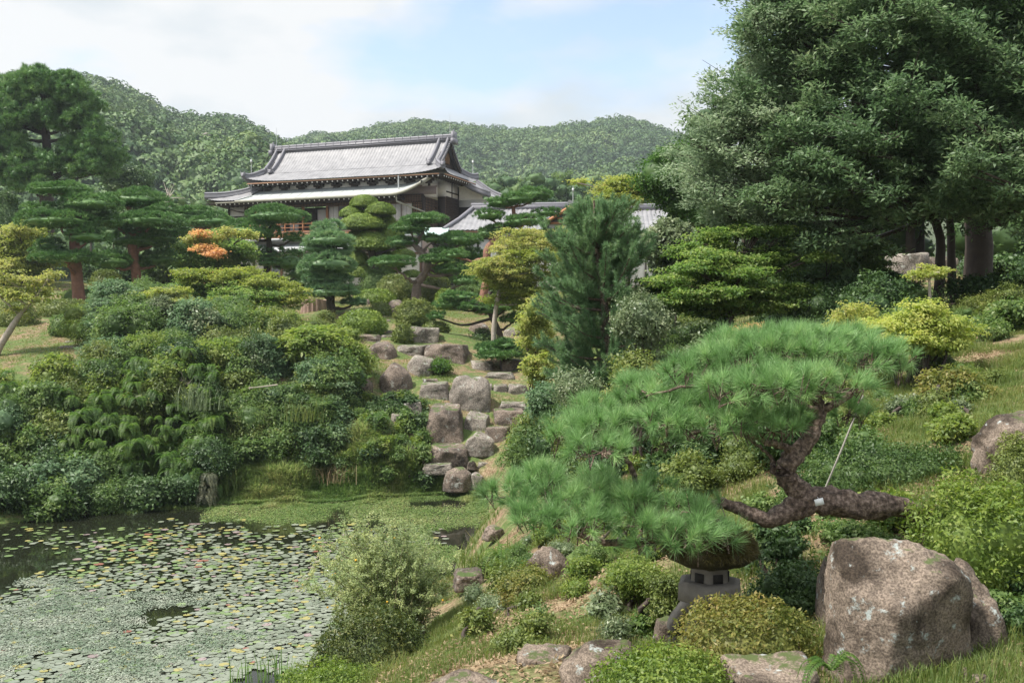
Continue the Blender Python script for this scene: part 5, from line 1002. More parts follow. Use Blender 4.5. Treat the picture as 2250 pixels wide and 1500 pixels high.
maple('golden maple with a thin straight trunk left of the blue pine', 37, [(1150, 520, 55, 14, .5, 'maple_y'), (1195, 535, 45, 13, 0, 'maple_y'), (1130, 545, 45, 13, 0, 'maple_y'), (1170, 565, 60, 14, -.4), (1085, 578, 45, 12, -.6, 'maple_y'), (1062, 595, 30, 9, -1, 'maple_y'), (1120, 600, 60, 13, -.6, 'maple_y'), (1185, 600, 50, 14, 0), (1105, 622, 45, 11, -.4), (1150, 635, 60, 13), (1200, 560, 40, 12, 1, 'maple_y'), (1100, 655, 40, 9), (1170, 665, 50, 11), (1240, 515, 50, 12, 1.5, 'maple_y'), (1280, 525, 30, 10, 1.5, 'maple_y')],
      [(1085, 742, 6), (1088, 690, 5), (1098, 640, 5), (1120, 590, 3)], mat='olivegold' if False else 'lime2', leaf=.09, cr=.18, dens=11, bark='bark_pale')
maple('orange and green maple above the pale roof at the right', 38, lay(1300, 1450, 385, 480, 12, 34, 12, 5), [(1380, 560, 5), (1378, 500, 4), (1375, 450, 3)], mat='lime2', leaf=.10, extra=())
maple('small amber maple crown right of the pale roof', 41, [(1345, 405, 24, 12, 0, 'maple_y'), (1325, 420, 22, 10, 0, 'maple_y'), (1380, 400, 24, 9, 0, 'lime'), (1270, 400, 20, 6, 4, 'yellow'), (1370, 425, 24, 10, 0, 'maple_y')], [(1345, 560, 4), (1345, 470, 3), (1345, 420, 2)], mat='maple_y', leaf=.11)
maple('broad bright green layered maple under the big evergreen', 17, lay(1405, 1780, 535, 715, 34, 46, 9, 31) + lay(1470, 1840, 490, 600, 17, 48, 9, 33) + [(1460, 620, 45, 12, -.8, 'maple'), (1520, 590, 50, 12, -.8, 'maple'), (1580, 640, 55, 12, -1, 'maple'), (1490, 650, 45, 11, -1, 'maple'), (1560, 560, 50, 11, -.6, 'maple'), (1640, 600, 45, 10, -.8, 'maple')],
      [(1600, 740, 9), (1605, 690, 7), (1600, 640, 5)], leaf=.055, cr=.1, dens=34, per=28)
maple('shaded dark green maple right of the bright layered maple', 19.5, lay(1680, 1960, 515, 690, 34, 58, 15, 41), [(1790, 740, 9), (1795, 680, 7), (1790, 620, 5)], mat='mid', leaf=.06, cr=.12, dens=22, per=28, solid=.5)
maple('slim young maple with a tuft of yellow and pink leaves on a pale stem', 12.8, [(2038, 600, 34, 9, 0), (2015, 607, 22, 7, -.05), (2060, 594, 24, 8, .05), (2035, 588, 20, 6)], [(2043, 690, 4), (2043, 650, 3.4), (2042, 615, 2.5)], mat='lime', leaf=.035, cr=.06, dens=110, per=16, name='young_tree', bark='bark_pale', cat='young tree')
bush(1850, 2175, 655, 790, 11.2, 'wide golden yellow shrub with many upright stems behind the near pine', 'yellow', .045, cr=.07, dens=60, per=22, nl=16, size=.3, seed=3, stems=16, up=.8, rnd=.4, solid=.4, flat=.5, depth=.45)
bush(1780, 1980, 665, 740, 12.2, 'pale yellow-green spray of leaves left of the golden yellow shrub', 'lime', .045, cr=.07, dens=50, per=20, nl=10, size=.3, seed=4, stems=8, up=.8, solid=0, depth=.4)
bush(2005, 2185, 798, 900, 9.2, 'small green tree-like shrub with bare stems on the leaf-covered slope', 'olive', .04, cr=.07, dens=70, per=24, nl=12, size=.34, seed=5, stems=12, up=.8, solid=.4, flat=.5)
bush(2040, 2120, 900, 985, 9.0, 'sparse low leaves around the bare stems of the small tree-like shrub', 'mid', .035, cr=.07, dens=30, per=14, nl=6, seed=6, stems=8, solid=0)
bush(1600, 1720, 700, 745, 12.5, 'reddish-tipped twigs showing above the near pine', 'maple_o', .03, cr=.05, dens=60, per=8, nl=6, seed=8, stems=6, solid=0)

# ------------------------------------------------------------------ wispy blue pine
def plume_pine():
    Y = 17; s = S(Y); b = ground_at(1330, Y); T = thing('white_pine', b, 'tall wispy blue-green pine with upswept feathery branches in the middle distance', 'pine tree'); q = np.random.default_rng(3)
    g = G(); P = spline([b - [0, 0, .2]] + [at(*p, Y) for p in ((1335, 800), (1330, 700), (1318, 600), (1310, 520), (1305, 440))], 24); g.tube(P, np.linspace(.12, .015, 24), 8, .1, 1); g.build('trunk', M['bark'], T, True)
    env = np.array([(430, 12), (470, 75), (520, 110), (600, 135), (680, 148), (760, 145), (830, 125), (900, 95)])
    NB = 150
    for i in range(NB):
        py = 455 + (890 - 455) * ((i + .5) / NB) ** .9; j = int(np.argmin(abs(P[:, 2] - at(1320, py + 25, Y)[2]))); a = P[j]
        w_ = np.interp(py, env[:, 0], env[:, 1]) * q.uniform(.75, 1.1) * s; an = q.uniform(0, 6.283)
        if i % 3: an = q.choice([0, math.pi]) + q.normal() * .75
        dr = np.array([math.cos(an), math.sin(an) * .8, 0]); up = q.uniform(.25, .6) if py < 620 else q.uniform(.1, .35)
        e = a + dr * w_ + [0, 0, w_ * up * 1.25]; m1 = a + dr * w_ * .55 + [0, 0, w_ * up * .3]; B = spline([a, m1, e], 12); g2 = G(); g2.tube(B, np.linspace(.028, .008, 12), 5, 0, 0); g = G()
        subs = [B[4:]]
        for k in range(15):
            f = q.integers(1, 11); d2 = unit((e - a) + q.normal(size=3) * w_ * .6 + [0, 0, w_ * .35]); ln = q.uniform(.18, .42) * (1.2 - f / 14); S2 = spline([B[f], B[f] + d2 * ln * .6, B[f] + d2 * ln + [0, 0, ln * .25]], 7); subs.append(S2); sticks(g2, S2[:-1], S2[1:], .006, .004)
        for S2 in subs:
            L_ = np.linalg.norm(np.diff(S2, axis=0), axis=1).sum(); K = max(5, int(L_ / .018)); t_ = np.linspace(.12, 1, K); ii = t_ * (len(S2) - 1); lo = np.minimum(ii.astype(int), len(S2) - 2); f = (ii - lo)[:, None]; Pn = S2[lo] * (1 - f) + S2[lo + 1] * f; tg = unit(S2[lo + 1] - S2[lo])
            needles(g, Pn, tg, 11, .09, .0065, .62, np.clip(.5 + q.normal() * .22 + q.normal(size=K) * .1, 0, 1), droop=.05)
        g.build('needles', M['pine_blue'], T); g2.build('branch', M['bark'], T, True)
plume_pine()

# ------------------------------------------------------------------ big evergreen at the right
def big_tree():
    Y = 17.5; b = ground_at(2148, 20); T = thing('big_evergreen_tree', b, 'huge dark evergreen tree with narrow glossy leaves filling the upper right', 'tree'); q = np.random.default_rng(21); s = S(Y)
    g = G()
    def tr(pts, r, Yt, lb='trunk'):
        bb = ground_at(pts[0][0], Yt) - [0, 0, .3]; P = spline([bb] + [at(*p, Yt) for p in pts], 14); g = G(); g.tube(P, np.linspace(r[0], r[1], 14), 12, .08, 2); g.build(lb, M['bark_dark'], T, True); return P
    TP = tr([(2148, 640), (2150, 520), (2140, 400), (2120, 200), (2080, 0), (2050, -200)], (.33, .12), 20.5)
    tr([(2062, 660), (2066, 580), (2060, 500), (1990, 350)], (.12, .07), 19.5); tr([(2092, 650), (2090, 560), (2086, 480), (2060, 350)], (.10, .06), 20)
    # crown sprays: long arms reaching left, each tipped with clumps
    edge = np.array([(-260, 1650), (-100, 1620), (20, 1640), (75, 1590), (110, 1600), (160, 1640), (190, 1570), (230, 1560), (270, 1490), (310, 1480), (360, 1450), (400, 1470), (440, 1510), (480, 1530), (520, 1600), (560, 1700), (600, 1900)])
    sprays = []
    for i in range(340):
        py = q.uniform(-240, 560); le = np.interp(py, edge[:, 0], edge[:, 1]) + 45; k = q.uniform(0, 1) ** 1.15; px = le + 25 + k * (2420 - le); dy = (px - 1450) / 900 * 2.5 * q.uniform(-.6, 1.1) - 1.2 * math.sin(min(1, k * 1.6) * 1.57) * (1 if py < 430 else .4)
        if py > 455 and px > 1850: py -= q.uniform(60, 200)
        if py > 470 and q.uniform() < .35: py -= 120
        sprays.append((px, py, dy, q.uniform(.55, 1.1)))
    for i in range(34):   # crisp edge sprays
        py = -240 + i * 23.5; le = np.interp(py, edge[:, 0], edge[:, 1]); sprays.append((le + q.uniform(62, 95), py, q.uniform(-.5, .8), q.uniform(.45, .75)))
    gd = G(); gl = G(); gb = G()
    for px, py, dy, sc in sprays:
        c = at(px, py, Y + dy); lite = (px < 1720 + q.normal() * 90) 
        d = unit(np.array([-.8 + q.normal() * .4, q.normal() * .45 - .35, .32 + q.normal() * .22])); sd_ = unit(np.cross(d, [0, 0, 1])); ln = .8 * sc
        n = int(24 * sc) + 6; t_ = q.uniform(-1, 1, n); wv = q.normal(size=n) * .30 * (1 - .45 * t_) ; hv = q.normal(size=n) * .08
        cc = c + d * (t_ * ln)[:, None] + sd_ * (wv * sc)[:, None] + np.array([0, 0, 1]) * (hv - np.abs(wv) * .3)[:, None]
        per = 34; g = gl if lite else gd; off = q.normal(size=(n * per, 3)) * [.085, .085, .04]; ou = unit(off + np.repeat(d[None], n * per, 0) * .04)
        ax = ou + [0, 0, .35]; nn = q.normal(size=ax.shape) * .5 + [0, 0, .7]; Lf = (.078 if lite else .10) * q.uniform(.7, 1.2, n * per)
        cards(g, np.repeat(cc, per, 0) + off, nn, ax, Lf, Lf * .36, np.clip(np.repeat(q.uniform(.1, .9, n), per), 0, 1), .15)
        j = int(np.argmin(np.linalg.norm(TP - c, axis=1) + np.maximum(0, TP[:, 2] - c[2] + .5) * 2 + 50 * (TP[:, 2] < at(2140, 430, 20)[2]))); r0 = c - d * ln
        if q.uniform() < .4: limb(gb, [TP[j], (TP[j] * .4 + r0 * .6) - [0, 0, .2], r0, c + d * ln * .6], .06, .01, 5, 0, 12, 1)
        for k in range(4): v = cc[q.integers(n)]; limb(gb, [r0, (r0 + v) / 2, v + d * .1], .012, .004, 4, 0, 4, k)
        if q.uniform() < .5:
            tip = c + d * ln * 1.15 + [0, 0, .1]; limb(gb, [c, tip + [0, 0, .08]], .008, .003, 4, 0, 4, 2)
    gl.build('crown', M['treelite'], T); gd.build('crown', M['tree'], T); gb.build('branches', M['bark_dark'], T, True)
big_tree()
# background wood in the shade behind the big tree
q = np.random.default_rng(5)
for i, (px, pt, r, Y) in enumerate([(1540, 330, 80, 31), (1640, 250, 110, 33), (1760, 150, 130, 34), (1700, 420, 110, 31), (1880, 60, 150, 34), (1860, 330, 130, 32), (2020, 200, 150, 34), (2000, 420, 100, 33), (2160, 60, 150, 34), (2180, 330, 150, 32), (2320, 200, 150, 33), (2330, 420, 140, 30), (1560, 470, 70, 30), (1950, 500, 70, 36), (2230, 520, 110, 30), (1800, 520, 90, 28)]):
    c = at(px, pt, Y); R_ = r * S(Y); b = ground_at(px, Y); T = thing('shaded_tree', b, 'dark tree in the shade behind the huge evergreen', 'tree', 'dark trees behind the huge evergreen'); g = G()
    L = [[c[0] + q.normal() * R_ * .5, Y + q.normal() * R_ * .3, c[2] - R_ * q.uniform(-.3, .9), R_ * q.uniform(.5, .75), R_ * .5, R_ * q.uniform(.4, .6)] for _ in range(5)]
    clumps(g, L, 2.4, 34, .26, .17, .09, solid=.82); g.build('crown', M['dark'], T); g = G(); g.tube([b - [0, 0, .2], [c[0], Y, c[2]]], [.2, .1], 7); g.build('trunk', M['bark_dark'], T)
for i, (px, r, Y) in enumerate([(1560, 80, 25), (1700, 110, 26), (1850, 100, 27), (2000, 80, 29), (2200, 110, 25), (2320, 120, 22)]):
    b = ground_at(px, Y); s = S(Y); bush(px - r, px + r, 560, at_b, Y, 'x') if False else None
    pb = 750 - (math.tan(math.atan2(b[2] - CAMZ, Y) + PITCH)) * F
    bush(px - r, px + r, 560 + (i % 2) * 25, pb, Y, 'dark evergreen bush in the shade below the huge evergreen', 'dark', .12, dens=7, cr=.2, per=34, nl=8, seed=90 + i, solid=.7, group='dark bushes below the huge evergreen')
# ------------------------------------------------------------------ foreground: the trained pine over the lantern
def near_pine():
    Y = 5.3; s = S(Y); q = np.random.default_rng(8)
    T = thing('trained_pine', ground_at(1985, 5.5), 'trained black pine with long bright needles sprawling over the stone lantern', 'pine tree')
    def br(pts, name, k=14, bump=.22, n=26, root=None):
        P = spline([at(p[0], p[1], Y + p[3]) for p in pts], n); Rr = np.interp(np.linspace(0, 1, n), np.linspace(0, 1, len(pts)), [p[2] * s * .72 for p in pts]); P[1:-1] += np.random.default_rng(9).normal(size=(n - 2, 3)) * .004; g = G(); g.tube(P, Rr, k * 2, bump * 1.25, 5); g.build(name, M['bark'], T, True); return P
    br([(2060, 1140, 20, .15), (1985, 1118, 30, .1), (1920, 1112, 40, .05), (1850, 1105, 42, 0), (1780, 1100, 42, 0), (1735, 1120, 34, 0), (1690, 1140, 25, 0), (1640, 1125, 20, 0), (1590, 1105, 16, 0), (1540, 1120, 15, 0), (1490, 1165, 15, 0), (1420, 1190, 13, -.05), (1340, 1192, 10, -.1), (1250, 1165, 7, -.1), (1150, 1120, 5, -.1)], 'trunk', 16, .2, 60)
    br([(1775, 1105, 40, 0), (1748, 1070, 34, 0), (1722, 1040, 28, 0), (1742, 1005, 27, 0), (1778, 965, 25, .05), (1795, 920, 22, .08), (1795, 880, 18, .1), (1760, 850, 12, .1), (1700, 830, 8, .1)], 'upper_limb', 14, .25, 34)
    br([(1795, 905, 14, .1), (1850, 880, 10, .1), (1900, 830, 6, .1), (1950, 790, 4, .1)], 'branch'); br([(1750, 990, 13, 0), (1700, 975, 10, -.05), (1640, 955, 7, -.1), (1560, 940, 5, -.1)], 'branch')
    br([(1795, 900, 11, .05), (1700, 870, 8, 0), (1580, 850, 6, 0), (1500, 850, 4, 0), (1420, 870, 3, 0)], 'branch')
    br([(1440, 1185, 11, 0), (1405, 1120, 11, .1), (1395, 1050, 9, .12), (1370, 1000, 7, .1), (1320, 960, 5, .1)], 'branch'); br([(1700, 1035, 10, 0), (1690, 1000, 5, .05), (1600, 930, 4, .1)], 'branch')
    # pads made of lobes: (px, py, rx, rz, dY, depth ratio)
    PADS = {'top': [(1600, 800, 95, 40, .1), (1520, 815, 62, 34, .05), (1690, 775, 100, 42, .2), (1790, 770, 110, 42, .25), (1890, 790, 100, 42, .2), (1965, 790, 55, 36, .15), (1720, 845, 120, 40, -.15), (1620, 860, 80, 32, -.2), (1830, 850, 95, 38, -.1), (1740, 740, 110, 24, .45), (1600, 755, 55, 26, .35), (1870, 745, 70, 24, .45)],
        'middle': [(1610, 925, 75, 28, -.15), (1700, 940, 70, 26, -.15), (1500, 900, 75, 32, .05), (1440, 880, 60, 30, .1), (1560, 890, 60, 28, 0), (1640, 890, 70, 28, .05), (1460, 925, 60, 26, -.1), (1740, 925, 55, 26, -.1), (1540, 940, 60, 24, -.15), (1400, 850, 50, 24, .3)],
        'left': [(1310, 935, 90, 42, .1), (1245, 950, 55, 34, .05), (1380, 945, 65, 40, .1), (1320, 985, 80, 34, -.1), (1300, 900, 60, 26, .25)],
        'bottom': [(1120, 1085, 65, 36, .1), (1180, 1060, 75, 34, .15), (1210, 1110, 90, 40, 0), (1310, 1095, 90, 38, 0), (1400, 1105, 80, 38, -.05), (1490, 1125, 75, 38, -.1), (1560, 1145, 52, 40, -.14), (1500, 1180, 75, 36, -.24), (1430, 1185, 60, 28, -.22), (1580, 1178, 48, 34, -.18), (1270, 1150, 80, 32, -.2), (1180, 1140, 65, 28, -.15), (1400, 1150, 70, 26, -.22), (1300, 1055, 60, 26, .3), (1440, 1070, 50, 24, .15)],
        'link': [(1450, 970, 50, 22, .25), (1390, 880, 60, 26, .3), (1470, 845, 60, 24, .3), (1560, 840, 60, 24, .25)],
        'small': [(1865, 905, 48, 22, .25)]}
    for nm, lobes in PADS.items():
        g = G(); gb = G(); gt_ = G()
        for i, (px, py, rx, rz, dY) in enumerate(lobes):
            c = at(px, py, Y + dY); A, Z = rx * s, rz * s
            K = int(math.pi * A * A * .8 / .0034); r = np.sqrt(q.uniform(0, 1, K)); a = q.uniform(0, 6.283, K); x, y = np.cos(a) * r, np.sin(a) * r
            low = q.uniform(0, 1, K) < .2; h = np.sqrt(np.clip(1 - r ** 2.2, 0, 1)); z = np.where(low, -h * .5, h * (1 + .3 * q.normal(size=K)))
            P = c + np.stack([x * A, y * A * .8, z * Z * .75 - Z * .1], 1); ax = unit(np.stack([x * r * .9, y * r * .9 - .12, np.where(low, .15, .9)], 1) + q.normal(size=(K, 3)) * .3)
            rr = .098 * q.uniform(.8, 1.15, K)
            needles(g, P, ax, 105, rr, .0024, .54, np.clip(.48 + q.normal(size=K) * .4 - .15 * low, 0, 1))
            u = q.uniform(0, 1, (K, 3)); R1 = rr[:, None]
            m1 = u[:, 0] < .9; sticks(gt_, (P - ax * R1 - [0, 0, .01])[m1], (P + ax * R1 * .05)[m1], .0035, .003)
            m2 = (u[:, 1] < .6) & ~low; sticks(gb, P[m2], (P + ax * .024)[m2], .0032, .0016)
            m3 = u[:, 2] < .35; f_ = np.repeat((c - [0, 0, Z * .3])[None], m3.sum(), 0); md = (f_ + P[m3]) / 2 - [0, 0, .02]; sticks(gt_, f_, md, .006, .005); sticks(gt_, md, (P - ax * R1)[m3], .005, .0035)
        pd = g.build('needle_pad', M['pine_near'], T); gb.build('buds', M['bud'], pd); gt_.build('twigs', M['bark'], pd)
    pt = at(1800, 1102, Y - .13); g = G(); g.box((0, 0, 0), (.046, .004, .034)); V = g.V[0]; a = .25; V = V @ np.array([[math.cos(a), 0, math.sin(a)], [0, 1, 0], [-math.sin(a), 0, math.cos(a)]]) + pt; g.V[0] = V; g.tube([pt + [0, 0, .012], pt + [.0, .03, .02]], .0012, 4)
    o = g.build('name_tag', M['tagm']); tag(o, 'blank white plastic tag pinned to the thick pine trunk', 'tag')
    g = G(); g.tube([at(1812, 1075, 6.2), at(1850, 985, 6.2), at(1897, 868, 6.2)], .006, 8); o = g.build('support_pole', M['polem']); tag(o, 'thin pale pole propping up the top of the trained pine', 'pole')
M['tagm'] = surfmat('white_tag', [(.72, .72, .70), (.82, .82, .80)], 8, .4, 0); M['polem'] = surfmat('pale_bamboo', [(.22, .20, .17), (.34, .32, .28)], 8, .6, .2)
near_pine()

M['mossy'] = leafmat('brown_moss', [(.03, .03, .012), (.07, .06, .022), (.12, .11, .04), (.17, .13, .06)], trans=.1, nscale=6)
def lantern():
    Y = 5.45; s = S(Y); c = at(1560, 1230, Y); b = gz1(c[0], c[1]); T = thing('stone_lantern', (c[0], c[1], b), 'weathered low stone lantern with mossy umbrella roof and curved legs under the trained pine', 'stone lantern')
    def hexring(r, z, rot=.25, n=6): return np.array([[c[0] + r * math.cos(rot + i * 2 * math.pi / n), c[1] + r * math.sin(rot + i * 2 * math.pi / n), z] for i in range(n)])
    def stack(prof, name, mt, n=6, rot=.25, rough=.003, smooth=False):
        g = G(); ang = 12; rings = []
        for r, z in prof:
            h = hexring(r, z, rot, n); seg = []
            for i in range(n):
                for t in np.linspace(0, 1, 5)[:-1]: seg.append(h[i] * (1 - t) + h[(i + 1) % n] * t)
            rings.append(seg)
        P = np.array(rings); nn = fbm(P.reshape(-1, 3), 18, 3, 2).reshape(P.shape[:2]); P = P + (P - P.mean(1, keepdims=True)) * nn[..., None] * rough * 8; g.grid(P, closed=True)
        for e in (0, -1): ring = P[e]; V = np.vstack([ring, ring.mean(0)]); k = len(ring); ii = np.arange(k); g.add(V, np.stack([ii, (ii + 1) % k, np.full(k, k)], 1))
        return g.build(name, M[mt], T, smooth)
    z = lambda py: at(1560, py, Y)[2]
    gm_ = G(); k = 5200; a = rng.uniform(0, 6.283, k); r_ = np.sqrt(rng.uniform(0.05, 1, k)) * .25; zz = np.interp(r_, [0, .1, .19, .24, .26], [z(1142), z(1150), z(1172), z(1196), z(1218)]) + rng.uniform(-.012, .004, k); P = np.stack([c[0] + r_ * np.cos(a), c[1] + r_ * np.sin(a), zz], 1)
    needles(gm_, P, unit(np.stack([np.cos(a) * .8, np.sin(a) * .8, np.where(r_ > .24, -.5, .5)], 1)), 7, .042, .0035, .7, droop=.5)
    stack([(.05, z(1140)), (.10, z(1150)), (.17, z(1166)), (.215, z(1182)), (.245, z(1198)), (.25, z(1212)), (.235, z(1222)), (.17, z(1236)), (.12, z(1241))], 'roof', 'moss_roof', 10, rough=.022)
    gm_.build('moss', M['mossy'], T)
    fb = stack([(.108, z(1240)), (.113, z(1262)), (.118, z(1286))], 'fire_box', 'lantern')
    for i in range(6):
        a = .25 + (i + .5) * math.pi / 3; g = G(); p = np.array([c[0] + .098 * math.cos(a), c[1] + .098 * math.sin(a), (z(1250) + z(1275)) / 2]); g.box(p, (.012, .055, .05), a); g.build('window', M['opening_shade'], fb)  # solid dark panels; the shade inside the openings is put into their colour
    stack([(.155, z(1272)), (.187, z(1276)), (.187, z(1312)), (.165, z(1316))], 'platform', 'lantern')
    stack([(.115, z(1315)), (.105, z(1322)), (.11, z(1332))], 'neck', 'lantern')
    for i in range(4):
        a = .9 + i * math.pi / 2; d = np.array([math.cos(a), math.sin(a), 0]); top = np.array([c[0], c[1], z(1326)]) + d * .07; g = G(); P = spline([top, top + d * .07 - [0, 0, .05], top + d * .15 - [0, 0, .16], np.array([top[0] + d[0] * .14, top[1] + d[1] * .14, min(b, z(1415)) - .03])], 12); g.tube(P, np.linspace(.058, .042, 12), 4, .05, 2); g.build('leg', M['lantern'], T)
M['opening_shade'] = surfmat('opening_shade_colour', [(.02, .018, .015), (.04, .035, .03)], 5, bump=0)
lantern()

# ------------------------------------------------------------------ foreground rocks
NR = [(1842, 2146, 1192, 1570, 4.5, 71, 0, 'huge rough granite boulder with pale lichen in the lower right corner', 'boulder', 6), (2070, 2215, 1240, 1530, 4.7, 86, 0, 'rounded shoulder of grey granite leaning behind the huge boulder', 'boulder', 5), (1160, 1253, 1204, 1296, 8.4, 72, 0, 'rounded pinkish boulder behind the yellow-green azalea', 'boulder', 5),
      (996, 1062, 1254, 1288, 12.0, 73, 1, 'small pale stone at the edge of the pond beside the wispy bush', 'boulder', 4), (1122, 1262, 1434, 1520, 5.5, 74, 1, 'pale flat-topped stone with white lichen near the bottom edge', 'boulder', 5),
      (1240, 1450, 1424, 1560, 4.9, 75, 0, 'smooth grey slab sloping out of the grass at the bottom', 'boulder', 5), (945, 1105, 1482, 1560, 5.2, 76, 0, 'pinkish stone just showing at the bottom edge', 'boulder', 4),
      (1432, 1502, 1362, 1436, 5.9, 77, 1, 'leaf-strewn stone at the foot of the lantern', 'boulder', 4), (1802, 1852, 1232, 1400, 5.3, 78, 0, 'narrow mottled stone squeezed left of the huge boulder', 'boulder', 5),
      (1610, 1805, 1464, 1560, 4.3, 79, 1, 'dark flat reddish stone under the olive azalea', 'boulder', 5), (2195, 2330, 1368, 1500, 4.75, 80, 1, 'grey-blue stone right of the huge boulder', 'boulder', 5),
      (2158, 2340, 903, 1022, 6.9, 81, 0, 'large dark granite boulder half in frame on the right slope', 'boulder', 5), (2112, 2138, 1466, 1494, 4.2, 82, 0, 'small pebble-like stone in the grass right of the huge boulder', 'boulder', 4), (2138, 2172, 1484, 1508, 4.1, 83, 1, 'little pale stone at the bottom edge right of the huge boulder', 'boulder', 4),
      (1060, 1110, 1155, 1180, 16, 84, 0, 'small stone at the right shore behind the lowest pine pad', 'boulder', 4), (1400, 1440, 1290, 1318, 6.8, 85, 0, 'half-buried small stone in the litter left of the lantern', 'boulder', 4)]
BP = [(-.15, -.75, 1, .80), (-.75, -.8, .05, .873), (.45, -1, -.25, .56), (1, -.2, .1, .92), (-1, -.1, .05, .95), (.6, 1, .1, .95), (-.6, 1, .1, .95), (.05, .25, 1, .95), (.55, -.1, .9, .98), (0, 0, -1, 1)]
for i, r_ in enumerate(NR):
    rock(*r_[:8], name=r_[8], k=r_[9], mat=M['rock_near'] if r_[4] < 9 else M['rock'], rough=.055 if i == 0 else .09, bury=.08 if i == 0 else .3, extra=(-2.15 if i == 0 else None), depth=.8, pw=16 if i == 0 else 16, planes=BP if i == 0 else None)

# ------------------------------------------------------------------ foreground shrubs
dome(1495, 1795, 1325, 1490, 4.75, 'olive and amber clipped azalea dome in front of the lantern', mat='olive', leaf=.024, dens=1.1, inn=.2, cs=.8, rough=.10, rnd=.8, out_=.1, tips=60)
dome(2022, 2300, 1060, 1260, 5.1, 'bright rounded azalea at the right edge above the huge boulder', mat='clipn', leaf=.026, dens=1.0, inn=.2, cs=.8, rough=.2, rnd=.8, out_=.14, tips=140) if M.setdefault('clipn', leafmat('azalea_bright', [(.05, .10, .02), (.10, .17, .035), (.18, .26, .06), (.29, .34, .11)], trans=.25, nscale=3)) else None
dome(2190, 2330, 950, 1060, 6.0, 'pale green bush behind the bright azalea at the right edge', mat='azalea', leaf=.02, inn=.2, cs=.8, rough=.12, rnd=.8, tips=100)
dome(690, 940, 1340, 1510, 7.4, 'dense dark mossy-green azalea mound on the near pond bank', mat='moss', leaf=.026, inn=.2, cs=.8, rough=.12, rnd=.7, out_=.12, tips=60, sq=2.05)
dome(600, 850, 1470, 1600, 6.4, 'bright low azalea cut by the bottom edge near the reeds', mat='clipn', leaf=.022, inn=.2, cs=.8, rough=.14, rnd=.8, tips=80)
dome(1300, 1640, 1440, 1560, 4.3, 'low yellow-green azalea spreading along the bottom edge', mat='clipn', leaf=.022, inn=.2, cs=.8, rough=.15, rnd=.9, tips=60)
dome(1750, 2190, 975, 1115, 7.2, 'long dark green ground-hugging hedge behind the pine trunk', name='low_hedge', cat='hedge', mat='hedge', leaf=.026, inn=.2, cs=.8, rough=.2, rnd=.8, depth=.5, tips=50)
bush(1080, 1232, 1232, 1330, 8.2, 'yellow-green azalea in front of the rounded pinkish boulder', 'olive', .026, cr=.05, dens=170, per=22, nl=10, seed=51, solid=.6)
bush(1055, 1232, 1325, 1480, 6.1, 'loose green azalea on the near slope left of the pale stone', 'azalea', .026, cr=.05, dens=180, per=24, nl=14, size=.34, seed=52, solid=.5, stems=10)
bush(1305, 1480, 1215, 1330, 6.7, 'fresh green shrub left of the lantern', 'bright', .022, cr=.045, dens=220, per=22, nl=12, seed=53, solid=.6)
bush(1400, 1505, 1240, 1372, 6.2, 'taller green shrub touching the lantern platform', 'azalea', .022, cr=.045, dens=200, per=22, nl=9, seed=54, solid=.5)
bush(1500, 1560, 1330, 1400, 5.9, 'round-leaved plant beneath the lantern', 'mid', .03, cr=.04, dens=160, per=12, nl=5, seed=55)
M['stemg'] = surfmat('olive_stem', [(.10, .09, .05), (.18, .16, .09)], 20, bump=0)
q = np.random.default_rng(61)
for i in range(86):
    if i < 60: px = q.uniform(1040, 1480); Yb = q.uniform(6.0, 14); rr = q.uniform(.06, .14) * (.6 + Yb / 12)
    else: px = q.uniform(1780, 2200); Yb = q.uniform(7.8, 12); rr = q.uniform(.10, .2)
    thicket(px, Yb, rr, ['mid', 'white', 'bright', 'azalea'][int(q.integers(4))], ('growing low on the near grassy slope' if i < 60 else 'growing low on the leaf-covered right slope', 'herbs on the near slope' if i < 60 else 'herbs on the right slope'), 1100 + i, lf=(.02, .045), dn=160, cr=.05)
for i in range(26):
    px = q.uniform(2150, 2290); Yb = q.uniform(4.7, 6.2)
    if i > 16: px = q.uniform(1640, 1840); Yb = q.uniform(5.6, 7.6)
    thicket(px, Yb, q.uniform(.06, .13), ['dark', 'mid'][i % 2], ('in the shade beside the huge boulder' if i <= 16 else 'in the undergrowth between the lantern and the huge boulder'  , 'herbs beside the huge boulder' if i <= 16 else 'herbs in the undergrowth behind the lantern'), 1600 + i, lf=(.02, .035), dn=190, cr=.045)
